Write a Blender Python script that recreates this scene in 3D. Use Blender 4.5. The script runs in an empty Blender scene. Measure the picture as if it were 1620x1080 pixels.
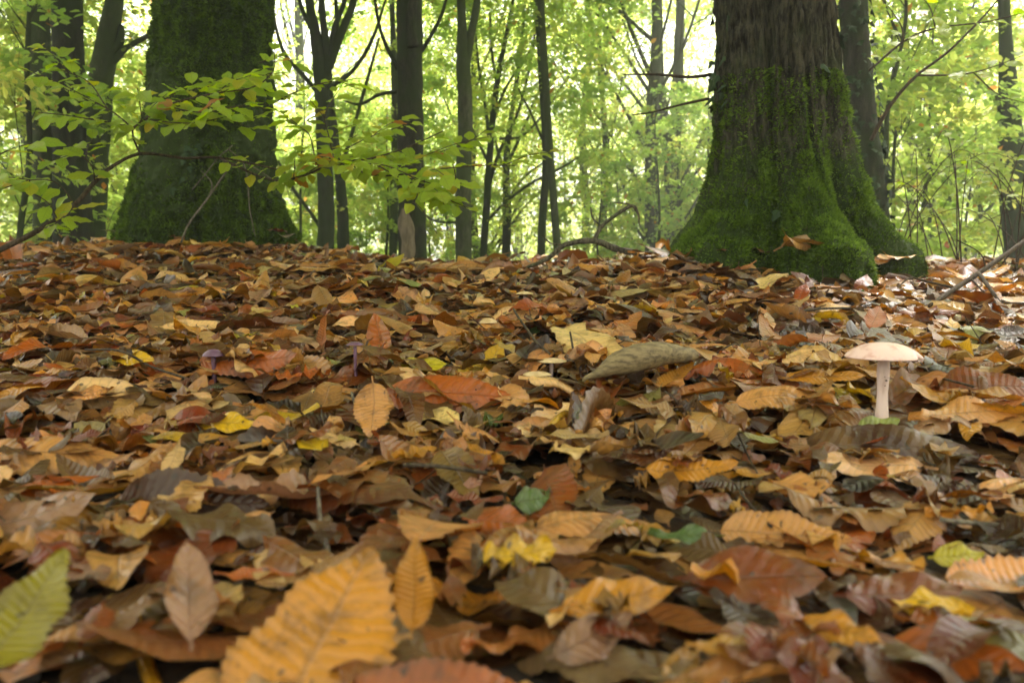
import bpy, math, random
import numpy as np
from mathutils import Vector
from mathutils.bvhtree import BVHTree

# ------------------------------------------------------------------ camera, sky, sun, exposure
SC = bpy.context.scene
COL = SC.collection
PITCH = math.radians(4.5)
CAM = np.array([0.0, 0.0, 0.15])
FPX = 1271.0                      # focal length in pixels of the 1620 px wide photograph
cd = bpy.data.cameras.new('camera')
cam = bpy.data.objects.new('camera', cd)
COL.objects.link(cam)
cam.location = CAM
cam.rotation_euler = (math.pi / 2 - PITCH, 0, 0)
cd.sensor_width = 36.0
cd.lens = 36.0 * FPX / 1620.0
cd.clip_start = 0.01
cd.clip_end = 2000.0
cd.dof.use_dof = True
cd.dof.focus_distance = 1.35
cd.dof.aperture_fstop = 8.0
SC.camera = cam

SUN_EL, SUN_AZ = math.radians(58), math.radians(20)   # azimuth measured from +Y (ahead) towards +X
world = bpy.data.worlds.new('World')
SC.world = world
world.use_nodes = True
wn = world.node_tree
bg = wn.nodes['Background']
sky = wn.nodes.new('ShaderNodeTexSky')
sky.sky_type = 'NISHITA'
sky.sun_disc = False
sky.sun_elevation = SUN_EL
sky.sun_rotation = SUN_AZ
sky.air_density = 1.0
sky.dust_density = 4.0
hs = wn.nodes.new('ShaderNodeHueSaturation')          # thin overcast: the blue washed out
hs.inputs['Saturation'].default_value = 0.12
wn.links.new(sky.outputs['Color'], hs.inputs['Color'])
wn.links.new(hs.outputs['Color'], bg.inputs['Color'])
bg.inputs['Strength'].default_value = 0.11

sd = bpy.data.lights.new('sun', 'SUN')
sd.energy = 4.5
sd.angle = math.radians(10)
sd.color = (1.0, 0.91, 0.84)
sun = bpy.data.objects.new('sun', sd)
COL.objects.link(sun)
sdir = Vector((math.sin(SUN_AZ) * math.cos(SUN_EL), math.cos(SUN_AZ) * math.cos(SUN_EL), math.sin(SUN_EL)))
sun.rotation_euler = sdir.to_track_quat('Z', 'Y').to_euler()

SC.view_settings.view_transform = 'Standard'
SC.view_settings.look = 'None'
SC.view_settings.gamma = 1.0
SC.view_settings.use_curve_mapping = False
SC.view_settings.exposure = 2.62
SC.cycles.use_denoising = True
SC.cycles.max_bounces = 7
SC.cycles.diffuse_bounces = 4
SC.cycles.transparent_max_bounces = 8

R = np.random.default_rng(11)
random.seed(5)

# ------------------------------------------------------------------ helpers
def tag(o, label=None, cat=None, group=None, kind=None):
    if label: o['label'] = label
    if cat: o['category'] = cat
    if group: o['group'] = group
    if kind: o['kind'] = kind
    return o

def empty(name, loc=(0, 0, 0)):
    o = bpy.data.objects.new(name, None)
    o.empty_display_size = 0.05
    o.location = loc
    COL.objects.link(o)
    return o

def mesh(name, V, Fq, mat, smooth=True, uv=None, tint=None, loops_uv=None):
    """V (n,3); Fq: list of arrays of faces, each (m,k)"""
    me = bpy.data.meshes.new(name)
    V = np.asarray(V, dtype=np.float32).reshape(-1, 3)
    Fq = [np.asarray(f, dtype=np.int32) for f in (Fq if isinstance(Fq, list) else [Fq]) if len(f)]
    me.vertices.add(len(V))
    me.vertices.foreach_set('co', V.ravel())
    loops = np.concatenate([f.ravel() for f in Fq])
    sizes = np.concatenate([np.full(len(f), f.shape[1], np.int32) for f in Fq])
    starts = np.concatenate([[0], np.cumsum(sizes)[:-1]]).astype(np.int32)
    me.loops.add(len(loops))
    me.loops.foreach_set('vertex_index', loops.astype(np.int32))
    me.polygons.add(len(sizes))
    me.polygons.foreach_set('loop_start', starts)
    me.polygons.foreach_set('use_smooth', np.full(len(sizes), bool(smooth)))
    if uv is not None:
        u = me.uv_layers.new(name='UVMap')
        u.data.foreach_set('uv', np.asarray(uv, np.float32)[loops].ravel())
    if tint is not None:
        a = me.attributes.new('tint', 'FLOAT_COLOR', 'POINT')
        t = np.ones((len(V), 4), np.float32)
        t[:, :tint.shape[1]] = tint
        a.data.foreach_set('color', t.ravel())
    me.update(calc_edges=True)
    if mat is not None:
        me.materials.append(mat)
    return me

def obj(name, me, parent=None, loc=None):
    o = bpy.data.objects.new(name, me)
    COL.objects.link(o)
    if parent is not None:
        o.parent = parent
    if loc is not None:
        o.location = loc
    return o

def ray(px, py):
    dx, dz = (px - 810.0) / FPX, (540.0 - py) / FPX
    cp, sp = math.cos(PITCH), math.sin(PITCH)
    return np.array([dx, cp + dz * sp, -sp + dz * cp])

def at(px, py, Y):
    """the point at distance Y ahead that is seen at photo pixel (px, py)"""
    d = ray(px, py)
    return CAM + d * (Y / d[1])

def proj(p):
    p = np.asarray(p) - CAM
    cp, sp = math.cos(PITCH), math.sin(PITCH)
    f = p[..., 1] * cp - p[..., 2] * sp
    u = p[..., 1] * sp + p[..., 2] * cp
    return 810 + FPX * p[..., 0] / f, 540 - FPX * u / f, f

def _hash(ix, iy, iz, seed):
    h = (ix * 374761393 + iy * 668265263 + iz * 2147483647 + seed * 1274126177) & 0xffffffff
    h = ((h ^ (h >> 13)) * 1274126177) & 0xffffffff
    h = h ^ (h >> 16)
    return (h & 0xffff) / 65535.0

def vnoise(p, seed=0):
    """smooth value noise in -1..1 at points p (n,3)"""
    p = np.asarray(p, float)
    i = np.floor(p).astype(np.int64)
    f = p - i
    f = f * f * (3 - 2 * f)
    out = 0
    for dx in (0, 1):
        for dy in (0, 1):
            for dz in (0, 1):
                w = (f[..., 0] if dx else 1 - f[..., 0]) * (f[..., 1] if dy else 1 - f[..., 1]) * (f[..., 2] if dz else 1 - f[..., 2])
                out = out + w * _hash(i[..., 0] + dx, i[..., 1] + dy, i[..., 2] + dz, seed)
    return out * 2 - 1

def fbm(p, octv=4, seed=0):
    s, a = 0, 1.0
    p = np.asarray(p, float)
    for k in range(octv):
        s = s + a * vnoise(p, seed + k)
        p = p * 2.03 + 7.1
        a *= 0.5
    return s

def sstep(a, b, x):
    t = np.clip((x - a) / (b - a), 0, 1)
    return t * t * (3 - 2 * t)

RT = (0.905, 2.72)      # the big tree by the mushroom
LT = (-1.50, 3.95)      # the big mossy tree on the rise

def terr(x, y):
    x = np.asarray(x, float); y = np.asarray(y, float)
    up = 0.5 * (np.sqrt((y - 0.6) ** 2 + 0.02) + (y - 0.6)) * 0.0885       # gentle rise ahead
    crest = 3.15 + 0.75 * sstep(-0.2, -1.2, x) + 0.5 * sstep(0.6, 1.2, x)
    over = np.clip(y - crest, 0, None)
    up = up - 0.0885 * over - 0.10 * over * over / (1 + 0.9 * over)
    z = np.maximum(up, -0.9 + 0.02 * np.sin(x * 0.3))
    z = z + 0.018 * np.clip(-x, -1.2, 2.2) * sstep(0.8, 3.0, y) * sstep(9, 5, y)
    z = z + 0.055 * np.exp(-(((x - 0.50) / 0.28) ** 2 + ((y - 2.55) / 0.35) ** 2))
    z = z + 0.05 * np.exp(-(((x - RT[0]) / 0.5) ** 2 + ((y - RT[1]) / 0.45) ** 2))
    z = z + 0.05 * np.exp(-(((x - LT[0]) / 0.8) ** 2 + ((y - LT[1]) / 0.6) ** 2))
    p = np.stack([x * 2.1, y * 2.1, 0 * x], -1)
    z = z + 0.012 * fbm(p, 2, 3) * sstep(0.2, 1.2, y)
    # far off the floor rolls and then climbs gently behind the wood
    z = z + 0.35 * vnoise(np.stack([x * 0.07, y * 0.07, 0 * x], -1), 9) * sstep(8, 20, np.hypot(x, y))
    return z

def ground_at(px, py):
    d = ray(px, py)
    t = 0.15
    while t < 6:
        p = CAM + d * t
        if p[2] <= float(terr(p[0], p[1])):
            return p
        t += 0.004
    return CAM + d * 3.2

# ------------------------------------------------------------------ materials
def new_mat(name):
    m = bpy.data.materials.new(name)
    m.use_nodes = True
    nt = m.node_tree
    nt.nodes.clear()
    return m, nt

class NT:
    def __init__(s, nt): s.nt = nt
    def n(s, typ, **kw):
        nd = s.nt.nodes.new(typ)
        for k, v in kw.items():
            setattr(nd, k, v)
        return nd
    def link(s, a, b): s.nt.links.new(a, b)
    def put(s, sock, v):
        if hasattr(v, 'is_output') or isinstance(v, bpy.types.NodeSocket): s.link(v, sock)
        else: sock.default_value = v
    def math(s, op, a, b=0.0, c=None, clamp=False):
        nd = s.n('ShaderNodeMath', operation=op, use_clamp=clamp)
        s.put(nd.inputs[0], a); s.put(nd.inputs[1], b)
        if c is not None: s.put(nd.inputs[2], c)
        return nd.outputs[0]
    def mix(s, f, a, b, blend='MIX'):
        nd = s.n('ShaderNodeMix', data_type='RGBA', blend_type=blend)
        s.put(nd.inputs['Factor'], f); s.put(nd.inputs['A'], a) if False else s.put(nd.inputs[6], a); s.put(nd.inputs[7], b)
        return nd.outputs[2]
    def noise(s, vec, scale, detail=4, rough=0.6, dist=0.0):
        nd = s.n('ShaderNodeTexNoise')
        s.link(vec, nd.inputs['Vector'])
        nd.inputs['Scale'].default_value = scale
        nd.inputs['Detail'].default_value = detail
        nd.inputs['Roughness'].default_value = rough
        nd.inputs['Distortion'].default_value = dist
        return nd.outputs['Fac']
    def ramp(s, f, stops):
        nd = s.n('ShaderNodeValToRGB')
        e = nd.color_ramp.elements
        while len(e) < len(stops): e.new(0.5)
        for q, (p, c) in zip(e, stops):
            q.position = p
            q.color = (*c, 1) if len(c) == 3 else c
        s.link(f, nd.inputs['Fac'])
        return nd.outputs['Color']
    def step(s, f, a, b):
        nd = s.n('ShaderNodeMapRange', interpolation_type='SMOOTHSTEP')
        s.put(nd.inputs['Value'], f)
        nd.inputs['From Min'].default_value = a
        nd.inputs['From Max'].default_value = b
        return nd.outputs['Result']
    def bump(s, h, strength=0.5, dist=0.01):
        nd = s.n('ShaderNodeBump')
        s.link(h, nd.inputs['Height'])
        nd.inputs['Strength'].default_value = strength
        nd.inputs['Distance'].default_value = dist
        return nd.outputs['Normal']
    def coords(s, scale=(1, 1, 1), src='Object'):
        tc = s.n('ShaderNodeTexCoord')
        mp = s.n('ShaderNodeMapping')
        s.link(tc.outputs[src], mp.inputs['Vector'])
        mp.inputs['Scale'].default_value = scale
        return mp.outputs['Vector']
    def pos(s, scale=(1, 1, 1)):
        g = s.n('ShaderNodeNewGeometry')
        mp = s.n('ShaderNodeMapping')
        s.link(g.outputs['Position'], mp.inputs['Vector'])
        mp.inputs['Scale'].default_value = scale
        return mp.outputs['Vector']
    def out(s, sh):
        o = s.n('ShaderNodeOutputMaterial')
        s.link(sh, o.inputs['Surface'])
    def principled(s, col, rough=0.6, normal=None, spec=0.4):
        b = s.n('ShaderNodeBsdfPrincipled')
        s.put(b.inputs['Base Color'], col)
        s.put(b.inputs['Roughness'], rough)
        b.inputs['Specular IOR Level'].default_value = spec
        if normal is not None: s.link(normal, b.inputs['Normal'])
        return b.outputs[0]

def leaf_material(name, trans=0.3, dead=True, rough=0.5, veins=0.35, obj_random=None):
    m, nt = new_mat(name)
    N = NT(nt)
    if obj_random is None:
        a = N.n('ShaderNodeAttribute', attribute_name='tint')
        col = a.outputs['Color']
    else:
        oi = N.n('ShaderNodeObjectInfo')
        col = N.ramp(oi.outputs['Random'], obj_random)
    uv = N.n('ShaderNodeUVMap', uv_map='UVMap')
    sp = N.n('ShaderNodeSeparateXYZ')
    N.link(uv.outputs['UV'], sp.inputs[0])
    av = N.math('ABSOLUTE', sp.outputs[1])
    ph = N.math('SUBTRACT', sp.outputs[0], N.math('MULTIPLY', av, 1.35))
    ph = N.math('ADD', ph, N.math('MULTIPLY', N.noise(N.pos(), 70, 2, 0.5), 0.9))
    tri = N.math('ABSOLUTE', N.math('SUBTRACT', N.math('FRACT', ph), 0.5))       # 0 at a vein
    vein = N.math('SUBTRACT', 1.0, N.step(tri, 0.0, 0.13))
    mid = N.math('SUBTRACT', 1.0, N.step(av, 0.015, 0.07))
    lines = N.math('MAXIMUM', N.math('MULTIPLY', vein, 0.75), mid)
    g = N.n('ShaderNodeNewGeometry')
    back = g.outputs['Backfacing']
    if dead:
        v = N.pos()
        blot = N.noise(v, 38, 5, 0.65, 0.6)
        fine = N.noise(v, 210, 3, 0.7)
        c = N.mix(N.math('MULTIPLY', N.step(blot, 0.48, 0.68), 0.75), col, N.mix(0.8, col, (0.05, 0.023, 0.009, 1)))
        c = N.mix(N.math('MULTIPLY', N.step(fine, 0.52, 0.78), 0.45), c, N.mix(0.6, c, (0.045, 0.025, 0.012, 1)))
        pale = N.noise(v, 17, 3, 0.6)
        c = N.mix(N.math('MULTIPLY', N.step(pale, 0.5, 0.75), 0.3), c, (0.36, 0.19, 0.055, 1))
        spots = N.noise(v, 120, 2, 0.5)
        c = N.mix(N.math('MULTIPLY', N.step(spots, 0.66, 0.72), 0.75), c, (0.02, 0.012, 0.008, 1))
        edge = N.step(av, 0.72, 1.0)
        c = N.mix(N.math('MULTIPLY', edge, 0.28), c, (0.10, 0.05, 0.02, 1))
        c = N.mix(N.math('MULTIPLY', lines, veins), c, N.mix(0.7, c, (0.07, 0.035, 0.014, 1)))
        under = N.mix(0.30, c, (0.30, 0.165, 0.055, 1))
        c = N.mix(N.math('MULTIPLY', back, 0.8), c, under)
        hgt = N.math('ADD', N.math('MULTIPLY', tri, 0.65), N.math('MULTIPLY', fine, 0.5))
        hgt = N.math('SUBTRACT', hgt, N.math('MULTIPLY', mid, 0.5))
        nrm = N.bump(hgt, 0.55, 0.003)
        rg = N.math('ADD', rough, N.math('MULTIPLY', blot, 0.2))
    else:
        c = N.mix(N.math('MULTIPLY', lines, veins), col, N.mix(0.75, col, (0.05, 0.06, 0.01, 1)))
        v = N.pos()
        pn = N.noise(v, 40, 3, 0.6)
        c = N.mix(N.math('MULTIPLY', N.step(pn, 0.5, 0.72), 0.25), c, (0.26, 0.22, 0.03, 1))
        nrm = N.bump(tri, 0.35, 0.003)
        rg = rough
    b = N.principled(c, rg, nrm, 0.55 if dead else 0.35)
    t = N.n('ShaderNodeBsdfTranslucent')
    tc = N.n('ShaderNodeHueSaturation')
    tc.inputs['Saturation'].default_value = 1.15
    tc.inputs['Value'].default_value = 1.5
    N.link(c, tc.inputs['Color'])
    N.link(tc.outputs['Color'], t.inputs['Color'])
    mx = N.n('ShaderNodeMixShader')
    mx.inputs[0].default_value = trans
    N.link(b, mx.inputs[1]); N.link(t.outputs[0], mx.inputs[2])
    N.out(mx.outputs[0])
    return m

M_LITTER = leaf_material('dead_leaf', 0.2, True, 0.24, 0.4)
M_SPRAY = leaf_material('green_leaf', 0.55, False, 0.45, 0.35,
                        [(0.0, (0.22, 0.33, 0.03)), (0.4, (0.27, 0.38, 0.036)), (0.85, (0.32, 0.42, 0.045)), (0.965, (0.38, 0.36, 0.03)), (0.985, (0.40, 0.22, 0.03)), (1.0, (0.32, 0.12, 0.03))])

def canopy_material():
    m, nt = new_mat('canopy_leaf')
    N = NT(nt)
    a = N.n('ShaderNodeAttribute', attribute_name='tint')
    oi = N.n('ShaderNodeObjectInfo')
    c = N.mix(oi.outputs['Random'], a.outputs['Color'], N.mix(0.30, a.outputs['Color'], (0.42, 0.37, 0.08, 1)))
    d = N.principled(c, 0.5, None, 0.25)
    t = N.n('ShaderNodeBsdfTranslucent')
    tc = N.n('ShaderNodeHueSaturation')
    tc.inputs['Value'].default_value = 1.7
    tc.inputs['Saturation'].default_value = 0.98
    N.link(c, tc.inputs['Color'])
    N.link(tc.outputs['Color'], t.inputs['Color'])
    mx = N.n('ShaderNodeMixShader')
    mx.inputs[0].default_value = 0.6
    N.link(d, mx.inputs[1]); N.link(t.outputs[0], mx.inputs[2])
    N.out(mx.outputs[0])
    return m
M_CANOPY = canopy_material()

def bark_material(name, base, dark, moss, moss_amt, lichen=0.0, scale=1.0, mossline=None, bumpd=0.01):
    m, nt = new_mat(name)
    N = NT(nt)
    p = N.pos()
    tall = N.pos((1, 1, 0.24))
    rid = N.noise(tall, 55 * scale, 5, 0.65, 0.4)
    blot = N.noise(p, 5 * scale, 4, 0.6)
    fine = N.noise(p, 90 * scale, 4, 0.7)
    c = N.mix(N.step(rid, 0.38, 0.62), (*dark, 1), (*base, 1))
    c = N.mix(N.math('MULTIPLY', N.step(fine, 0.45, 0.75), 0.5), c, N.mix(0.5, c, (*dark, 1)))
    mf = N.math('MULTIPLY', N.step(N.math('ADD', N.math('MULTIPLY', blot, 0.7), N.math('MULTIPLY', fine, 0.3)), 0.62 - moss_amt * 0.4, 0.78 - moss_amt * 0.4), 0.9)
    if mossline is not None:
        g = N.n('ShaderNodeNewGeometry')
        sp = N.n('ShaderNodeSeparateXYZ')
        N.link(g.outputs['Position'], sp.inputs[0])
        zz = N.math('ADD', sp.outputs[2], N.math('MULTIPLY', N.math('SUBTRACT', blot, 0.5), 0.9))
        low = N.math('SUBTRACT', 1.0, N.step(zz, mossline - 0.10, mossline + 0.10))
        mf = N.math('MAXIMUM', N.math('MULTIPLY', mf, 0.35), low)
    mc = N.mix(N.noise(p, 30 * scale, 3, 0.6), (moss[0] * 0.6, moss[1] * 0.6, moss[2] * 0.6, 1), (*moss, 1))
    if lichen > 0:
        lf = N.step(N.noise(tall, 26, 5, 0.75, 0.5), 0.60, 0.72)
        patch = N.step(N.noise(p, 3.2, 3, 0.6), 0.46, 0.62)
        c = N.mix(N.math('MULTIPLY', N.math('MULTIPLY', lf, patch), lichen), c, (0.24, 0.22, 0.14, 1))
    c = N.mix(mf, c, mc)
    h = N.math('ADD', N.math('MULTIPLY', rid, 0.8), N.math('MULTIPLY', fine, 0.5))
    N.out(N.principled(c, 0.85, N.bump(h, 0.9, bumpd), 0.2))
    return m

M_BARK_R = bark_material('ridged_bark', (0.070, 0.063, 0.042), (0.012, 0.011, 0.007), (0.034, 0.056, 0.010), 0.35, 1.0, 1.5, 0.52, 0.012)
M_BARK_L = bark_material('mossy_bark', (0.034, 0.034, 0.016), (0.012, 0.012, 0.006), (0.032, 0.054, 0.010), 0.85, 0.15, 1.2, None, 0.008)
M_BARK_B = bark_material('beech_bark', (0.105, 0.105, 0.070), (0.042, 0.042, 0.027), (0.060, 0.084, 0.028), 0.65, 0.35, 0.6, None, 0.006)
M_BARK_D = bark_material('dark_bark', (0.060, 0.058, 0.038), (0.026, 0.025, 0.016), (0.044, 0.064, 0.019), 0.65, 0.1, 0.6, None, 0.006)
M_IVIED = bark_material('ivied_bark', (0.040, 0.038, 0.024), (0.015, 0.014, 0.009), (0.028, 0.044, 0.011), 0.5, 0.1, 0.9, None, 0.006)
M_TWIG = bark_material('twig_bark', (0.085, 0.060, 0.040), (0.03, 0.022, 0.015), (0.05, 0.06, 0.02), 0.0, 0.0, 3.0, None, 0.001)
M_TWIG_PALE = bark_material('weathered_twig', (0.17, 0.145, 0.115), (0.065, 0.052, 0.040), (0.10, 0.11, 0.06), 0.0, 0.0, 3.0, None, 0.001)

def moss_material():
    m, nt = new_mat('moss')
    N = NT(nt)
    a = N.n('ShaderNodeAttribute', attribute_name='tint')
    d = N.principled(a.outputs['Color'], 0.7, None, 0.2)
    t = N.n('ShaderNodeBsdfTranslucent')
    N.link(a.outputs['Color'], t.inputs['Color'])
    mx = N.n('ShaderNodeMixShader')
    mx.inputs[0].default_value = 0.3
    N.link(d, mx.inputs[1]); N.link(t.outputs[0], mx.inputs[2])
    N.out(mx.outputs[0])
    return m
M_MOSS = moss_material()

def simple_mat(name, ca, cb, scale, rough=0.6, thr=(0.4, 0.6), bumpd=0.001, stretch=(1, 1, 1)):
    m, nt = new_mat(name)
    N = NT(nt)
    p = N.pos(stretch)
    f = N.noise(p, scale, 5, 0.65, 0.3)
    c = N.mix(N.step(f, *thr), (*ca, 1), (*cb, 1))
    N.out(N.principled(c, rough, N.bump(f, 0.5, bumpd), 0.35))
    return m

M_SOIL = simple_mat('forest_soil', (0.012, 0.007, 0.004), (0.045, 0.022, 0.010), 30, 0.9, (0.35, 0.7), 0.02)

# ------------------------------------------------------------------ setting: forest floor
def make_floor():
    g = 140
    s = np.linspace(-1, 1, 2 * g + 1)
    ax = np.sign(s) * (np.abs(s) * 3.2 + np.abs(s) ** 9 * 600)
    X, Y = np.meshgrid(ax, ax + 1.8)
    Z = terr(X, Y) - 0.042
    V = np.stack([X, Y, Z], -1).reshape(-1, 3)
    n = len(ax)
    i = np.arange(n * n).reshape(n, n)
    Fq = np.stack([i[:-1, :-1], i[:-1, 1:], i[1:, 1:], i[1:, :-1]], -1).reshape(-1, 4)
    o = obj('forest_floor', mesh('forest_floor', V, Fq, M_SOIL))
    tag(o, 'dark soil of the forest floor rising gently under fallen leaves', kind='structure')
make_floor()

# ------------------------------------------------------------------ tubes and trunks
def smooth_path(P, k=6):
    P = np.asarray(P, float)
    if len(P) < 3: 
        t = np.linspace(0, 1, k + 1)[:, None]
        return P[0] * (1 - t) + P[-1] * t
    Q = np.vstack([2 * P[0] - P[1], P, 2 * P[-1] - P[-2]])
    out = []
    for i in range(1, len(Q) - 2):
        t = np.linspace(0, 1, k, endpoint=False)[:, None]
        a, b, c, d = Q[i - 1], Q[i], Q[i + 1], Q[i + 2]
        out.append(0.5 * ((2 * b) + (-a + c) * t + (2 * a - 5 * b + 4 * c - d) * t ** 2 + (-a + 3 * b - 3 * c + d) * t ** 3))
    out.append(P[-1:])
    return np.vstack(out)

class Tubes:
    def __init__(s): s.V, s.F, s.n = [], [], 0
    def add(s, P, r, sides=6, k=5, rough=0.0, rng=R):
        """P (m,3+): polyline, r: radii (same length)"""
        P = np.asarray(P, float); r = np.asarray(r, float)
        PR = smooth_path(np.hstack([P, r[:, None]]), k)
        P, r = PR[:, :3], np.maximum(PR[:, 3], 1e-4)
        T = np.gradient(P, axis=0)
        T /= np.linalg.norm(T, axis=1, keepdims=True) + 1e-12
        ref = np.array([0.31, 0.92, 0.2]) if abs(T[0, 2]) > 0.6 else np.array([0.1, 0.2, 0.97])
        A = np.cross(T, ref); A /= np.linalg.norm(A, axis=1, keepdims=True) + 1e-12
        B = np.cross(T, A)
        th = np.arange(sides) * 2 * np.pi / sides
        rr = r[:, None] * (1 + rough * rng.normal(size=(len(r), sides)))
        V = P[:, None] + rr[..., None] * (np.cos(th)[None, :, None] * A[:, None] + np.sin(th)[None, :, None] * B[:, None])
        m = len(P)
        i = np.arange(m * sides).reshape(m, sides) + s.n
        j = np.roll(i, -1, axis=1)
        s.F.append(np.stack([i[:-1], j[:-1], j[1:], i[1:]], -1).reshape(-1, 4))
        s.V.append(V.reshape(-1, 3))
        s.n += m * sides
        # end caps as a point
        s.V.append(np.vstack([P[0], P[-1]]))
        a, b = s.n, s.n + 1
        s.F.append(np.stack([i[0], j[0], j[0] * 0 + a, j[0] * 0 + a], -1)[:, [1, 0, 2]])
        s.F.append(np.stack([i[-1], j[-1], j[-1] * 0 + b, j[-1] * 0 + b], -1)[:, [0, 1, 2]])
        s.n += 2
    def mesh(s, name, mat, off=(0, 0, 0)):
        q = [f for f in s.F if f.shape[1] == 4]; t = [f for f in s.F if f.shape[1] == 3]
        fs = []
        if q: fs.append(np.vstack(q))
        if t: fs.append(np.vstack(t))
        return mesh(name, np.vstack(s.V) - np.asarray(off), fs, mat)

def interp(z, xs, ys): return np.interp(z, xs, ys)

def big_trunk(name, cx, cy, z0, prof, cen, lobes, top, mat, nth=200, nz=260, ridge=0.0, bump=0.01, seed=1, taper_top=0.6):
    """a big bole: prof = (z list, radius list); cen = (z list, dx list); lobes = (angle, reach, width, height)"""
    zz = np.concatenate([np.linspace(z0 - 0.25, 1.6, nz), np.linspace(1.7, top, 40)])
    th = np.linspace(0, 2 * np.pi, nth, endpoint=False)
    Z, TH = np.meshgrid(zz, th, indexing='ij')
    Rr = interp(Z, *prof)
    Rr = np.where(Z > prof[0][-1], prof[1][-1] * (1 - (1 - taper_top) * (Z - prof[0][-1]) / (top - prof[0][-1])), Rr)
    hz = np.clip(Z - z0, -0.2, None)
    for (a, reach, w, h) in lobes:
        dth = np.angle(np.exp(1j * (TH - a)))
        Rr = Rr + reach * np.exp(-(dth / w) ** 2) * np.exp(-np.clip(hz, 0, None) / h)
    dirx, diry = np.cos(TH), np.sin(TH)
    P = np.stack([dirx * Rr, diry * Rr, Z], -1)
    n1 = fbm(P * np.array([5, 5, 2.0]), 4, seed)
    Rr = Rr * (1 + (0.04 + 0.05 * np.exp(-np.clip(hz, 0, None) / 0.25)) * n1)
    if ridge:
        rn = fbm(np.stack([dirx * 7, diry * 7, Z * 0.9], -1), 2, seed + 5)
        rd = np.abs(fbm(np.stack([dirx * 9 + 0.5 * rn, diry * 9 + 0.5 * rn, Z * 1.6], -1), 3, seed + 9))
        Rr = Rr + ridge * (0.5 - rd)
    Rr = Rr + bump * fbm(P * 22, 3, seed + 3)
    cxz = cx + interp(Z, *cen)
    V = np.stack([cxz + dirx * Rr, cy + diry * Rr, Z], -1)
    m = len(zz)
    i = np.arange(m * nth).reshape(m, nth)
    j = np.roll(i, -1, axis=1)
    Fq = np.stack([i[:-1], j[:-1], j[1:], i[1:]], -1).reshape(-1, 4)
    cap = V[-1].mean(0)
    Vv = np.vstack([V.reshape(-1, 3), cap])
    ft = np.stack([i[-1], j[-1], np.full(nth, len(Vv) - 1)], -1)
    return Vv, Fq, ft, V

def moss_blades(V, zlow, zhigh, n, length, cols, seed, dens=None, face_cam=True):
    """short moss shoots standing on a trunk grid V (m, nth, 3)"""
    rng = np.random.default_rng(seed)
    m, nth = V.shape[:2]
    a = V[1:, :] - V[:-1, :]
    b = np.roll(V, -1, axis=1)[:-1] - V[:-1]
    N = np.cross(b, a)
    area = np.linalg.norm(N, axis=-1)
    N = N / (area[..., None] + 1e-12)
    C = V[:-1]
    w = area * (C[..., 2] > zlow) * (C[..., 2] < zhigh)
    if face_cam:
        w = w * (0.08 + ((-N[..., 1]) > -0.35))
    if dens is not None:
        w = w * dens(C)
    w = w.ravel() / w.sum()
    k = rng.choice(len(w), n, p=w)
    base = C.reshape(-1, 3)[k] + a.reshape(-1, 3)[k] * rng.random((n, 1)) + b.reshape(-1, 3)[k] * rng.random((n, 1))
    nn = N.reshape(-1, 3)[k]
    clump = fbm(base * 28, 2, seed)
    L = length * (0.55 + 0.6 * rng.random(n)) * (1 + 0.55 * np.clip(clump, -0.9, 1.2))
    d = nn + rng.normal(scale=0.45, size=(n, 3)) + np.array([0, 0, 0.35])
    d /= np.linalg.norm(d, axis=1, keepdims=True)
    side = np.cross(d, rng.normal(size=(n, 3)))
    side /= np.linalg.norm(side, axis=1, keepdims=True)
    wd = (length * 0.16) * (0.7 + 0.6 * rng.random(n))
    p0 = base - nn * 0.003
    tip = p0 + d * L[:, None] + np.array([0, 0, -0.25]) * L[:, None] * rng.random((n, 1))
    mid = p0 + d * (L * 0.5)[:, None]
    Vv = np.stack([p0 - side * wd[:, None] * 0.6, p0 + side * wd[:, None] * 0.6, mid + side * wd[:, None], tip, mid - side * wd[:, None]], 1).reshape(-1, 3)
    o = np.arange(n)[:, None] * 5
    fq = np.hstack([o, o + 1, o + 2, o + 4])
    ft = np.hstack([o + 4, o + 2, o + 3])
    f = np.clip(0.5 + 0.35 * clump + 0.22 * rng.normal(size=n), 0, 1)[:, None]
    col = np.array(cols[0]) * (1 - f) + np.array(cols[1]) * f
    tint = np.repeat(col, 5, axis=0)
    return Vv, [fq, ft], tint

# -- the big tree beside the mushroom
RZ = float(terr(*RT))
prof_r = ([-0.1, 0.20, 0.27, 0.36, 0.46, 0.60, 0.75, 1.05, 1.5], [0.315, 0.278, 0.252, 0.233, 0.216, 0.200, 0.190, 0.174, 0.168])
cen_r = ([0.2, 0.4, 0.7, 1.05, 8.0], [0.02, 0.0, -0.02, -0.045, -0.25])
PI = math.pi
lobes_r = [(-PI / 2 + 0.02, 0.24, 0.27, 0.12), (-PI / 2 - 0.42, -0.05, 0.13, 0.22), (PI + 0.75, 0.05, 0.16, 0.25), (PI + 0.35, 0.16, 0.45, 0.10), (-0.62, 0.13, 0.30, 0.12), (-0.12, 0.07, 0.35, 0.22), (1.2, 0.2, 0.5, 0.15), (2.4, 0.2, 0.5, 0.15), (-PI / 2 - 0.75, 0.06, 0.3, 0.14), (-PI / 2 + 0.55, -0.075, 0.17, 0.30)]
oak = empty('oak_tree', (RT[0], RT[1], RZ))
tag(oak, 'thick ridged trunk with bright moss over its spreading roots behind the mushroom', 'tree')
off = np.array([RT[0], RT[1], RZ])
Vv, fq, ft, GR = big_trunk('trunk', RT[0], RT[1], RZ, prof_r, cen_r, lobes_r, 8.0, M_BARK_R, 200, 220, 0.032, 0.008, 4)
obj('trunk', mesh('trunk', Vv - off, [fq, ft], M_BARK_R), oak)
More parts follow.
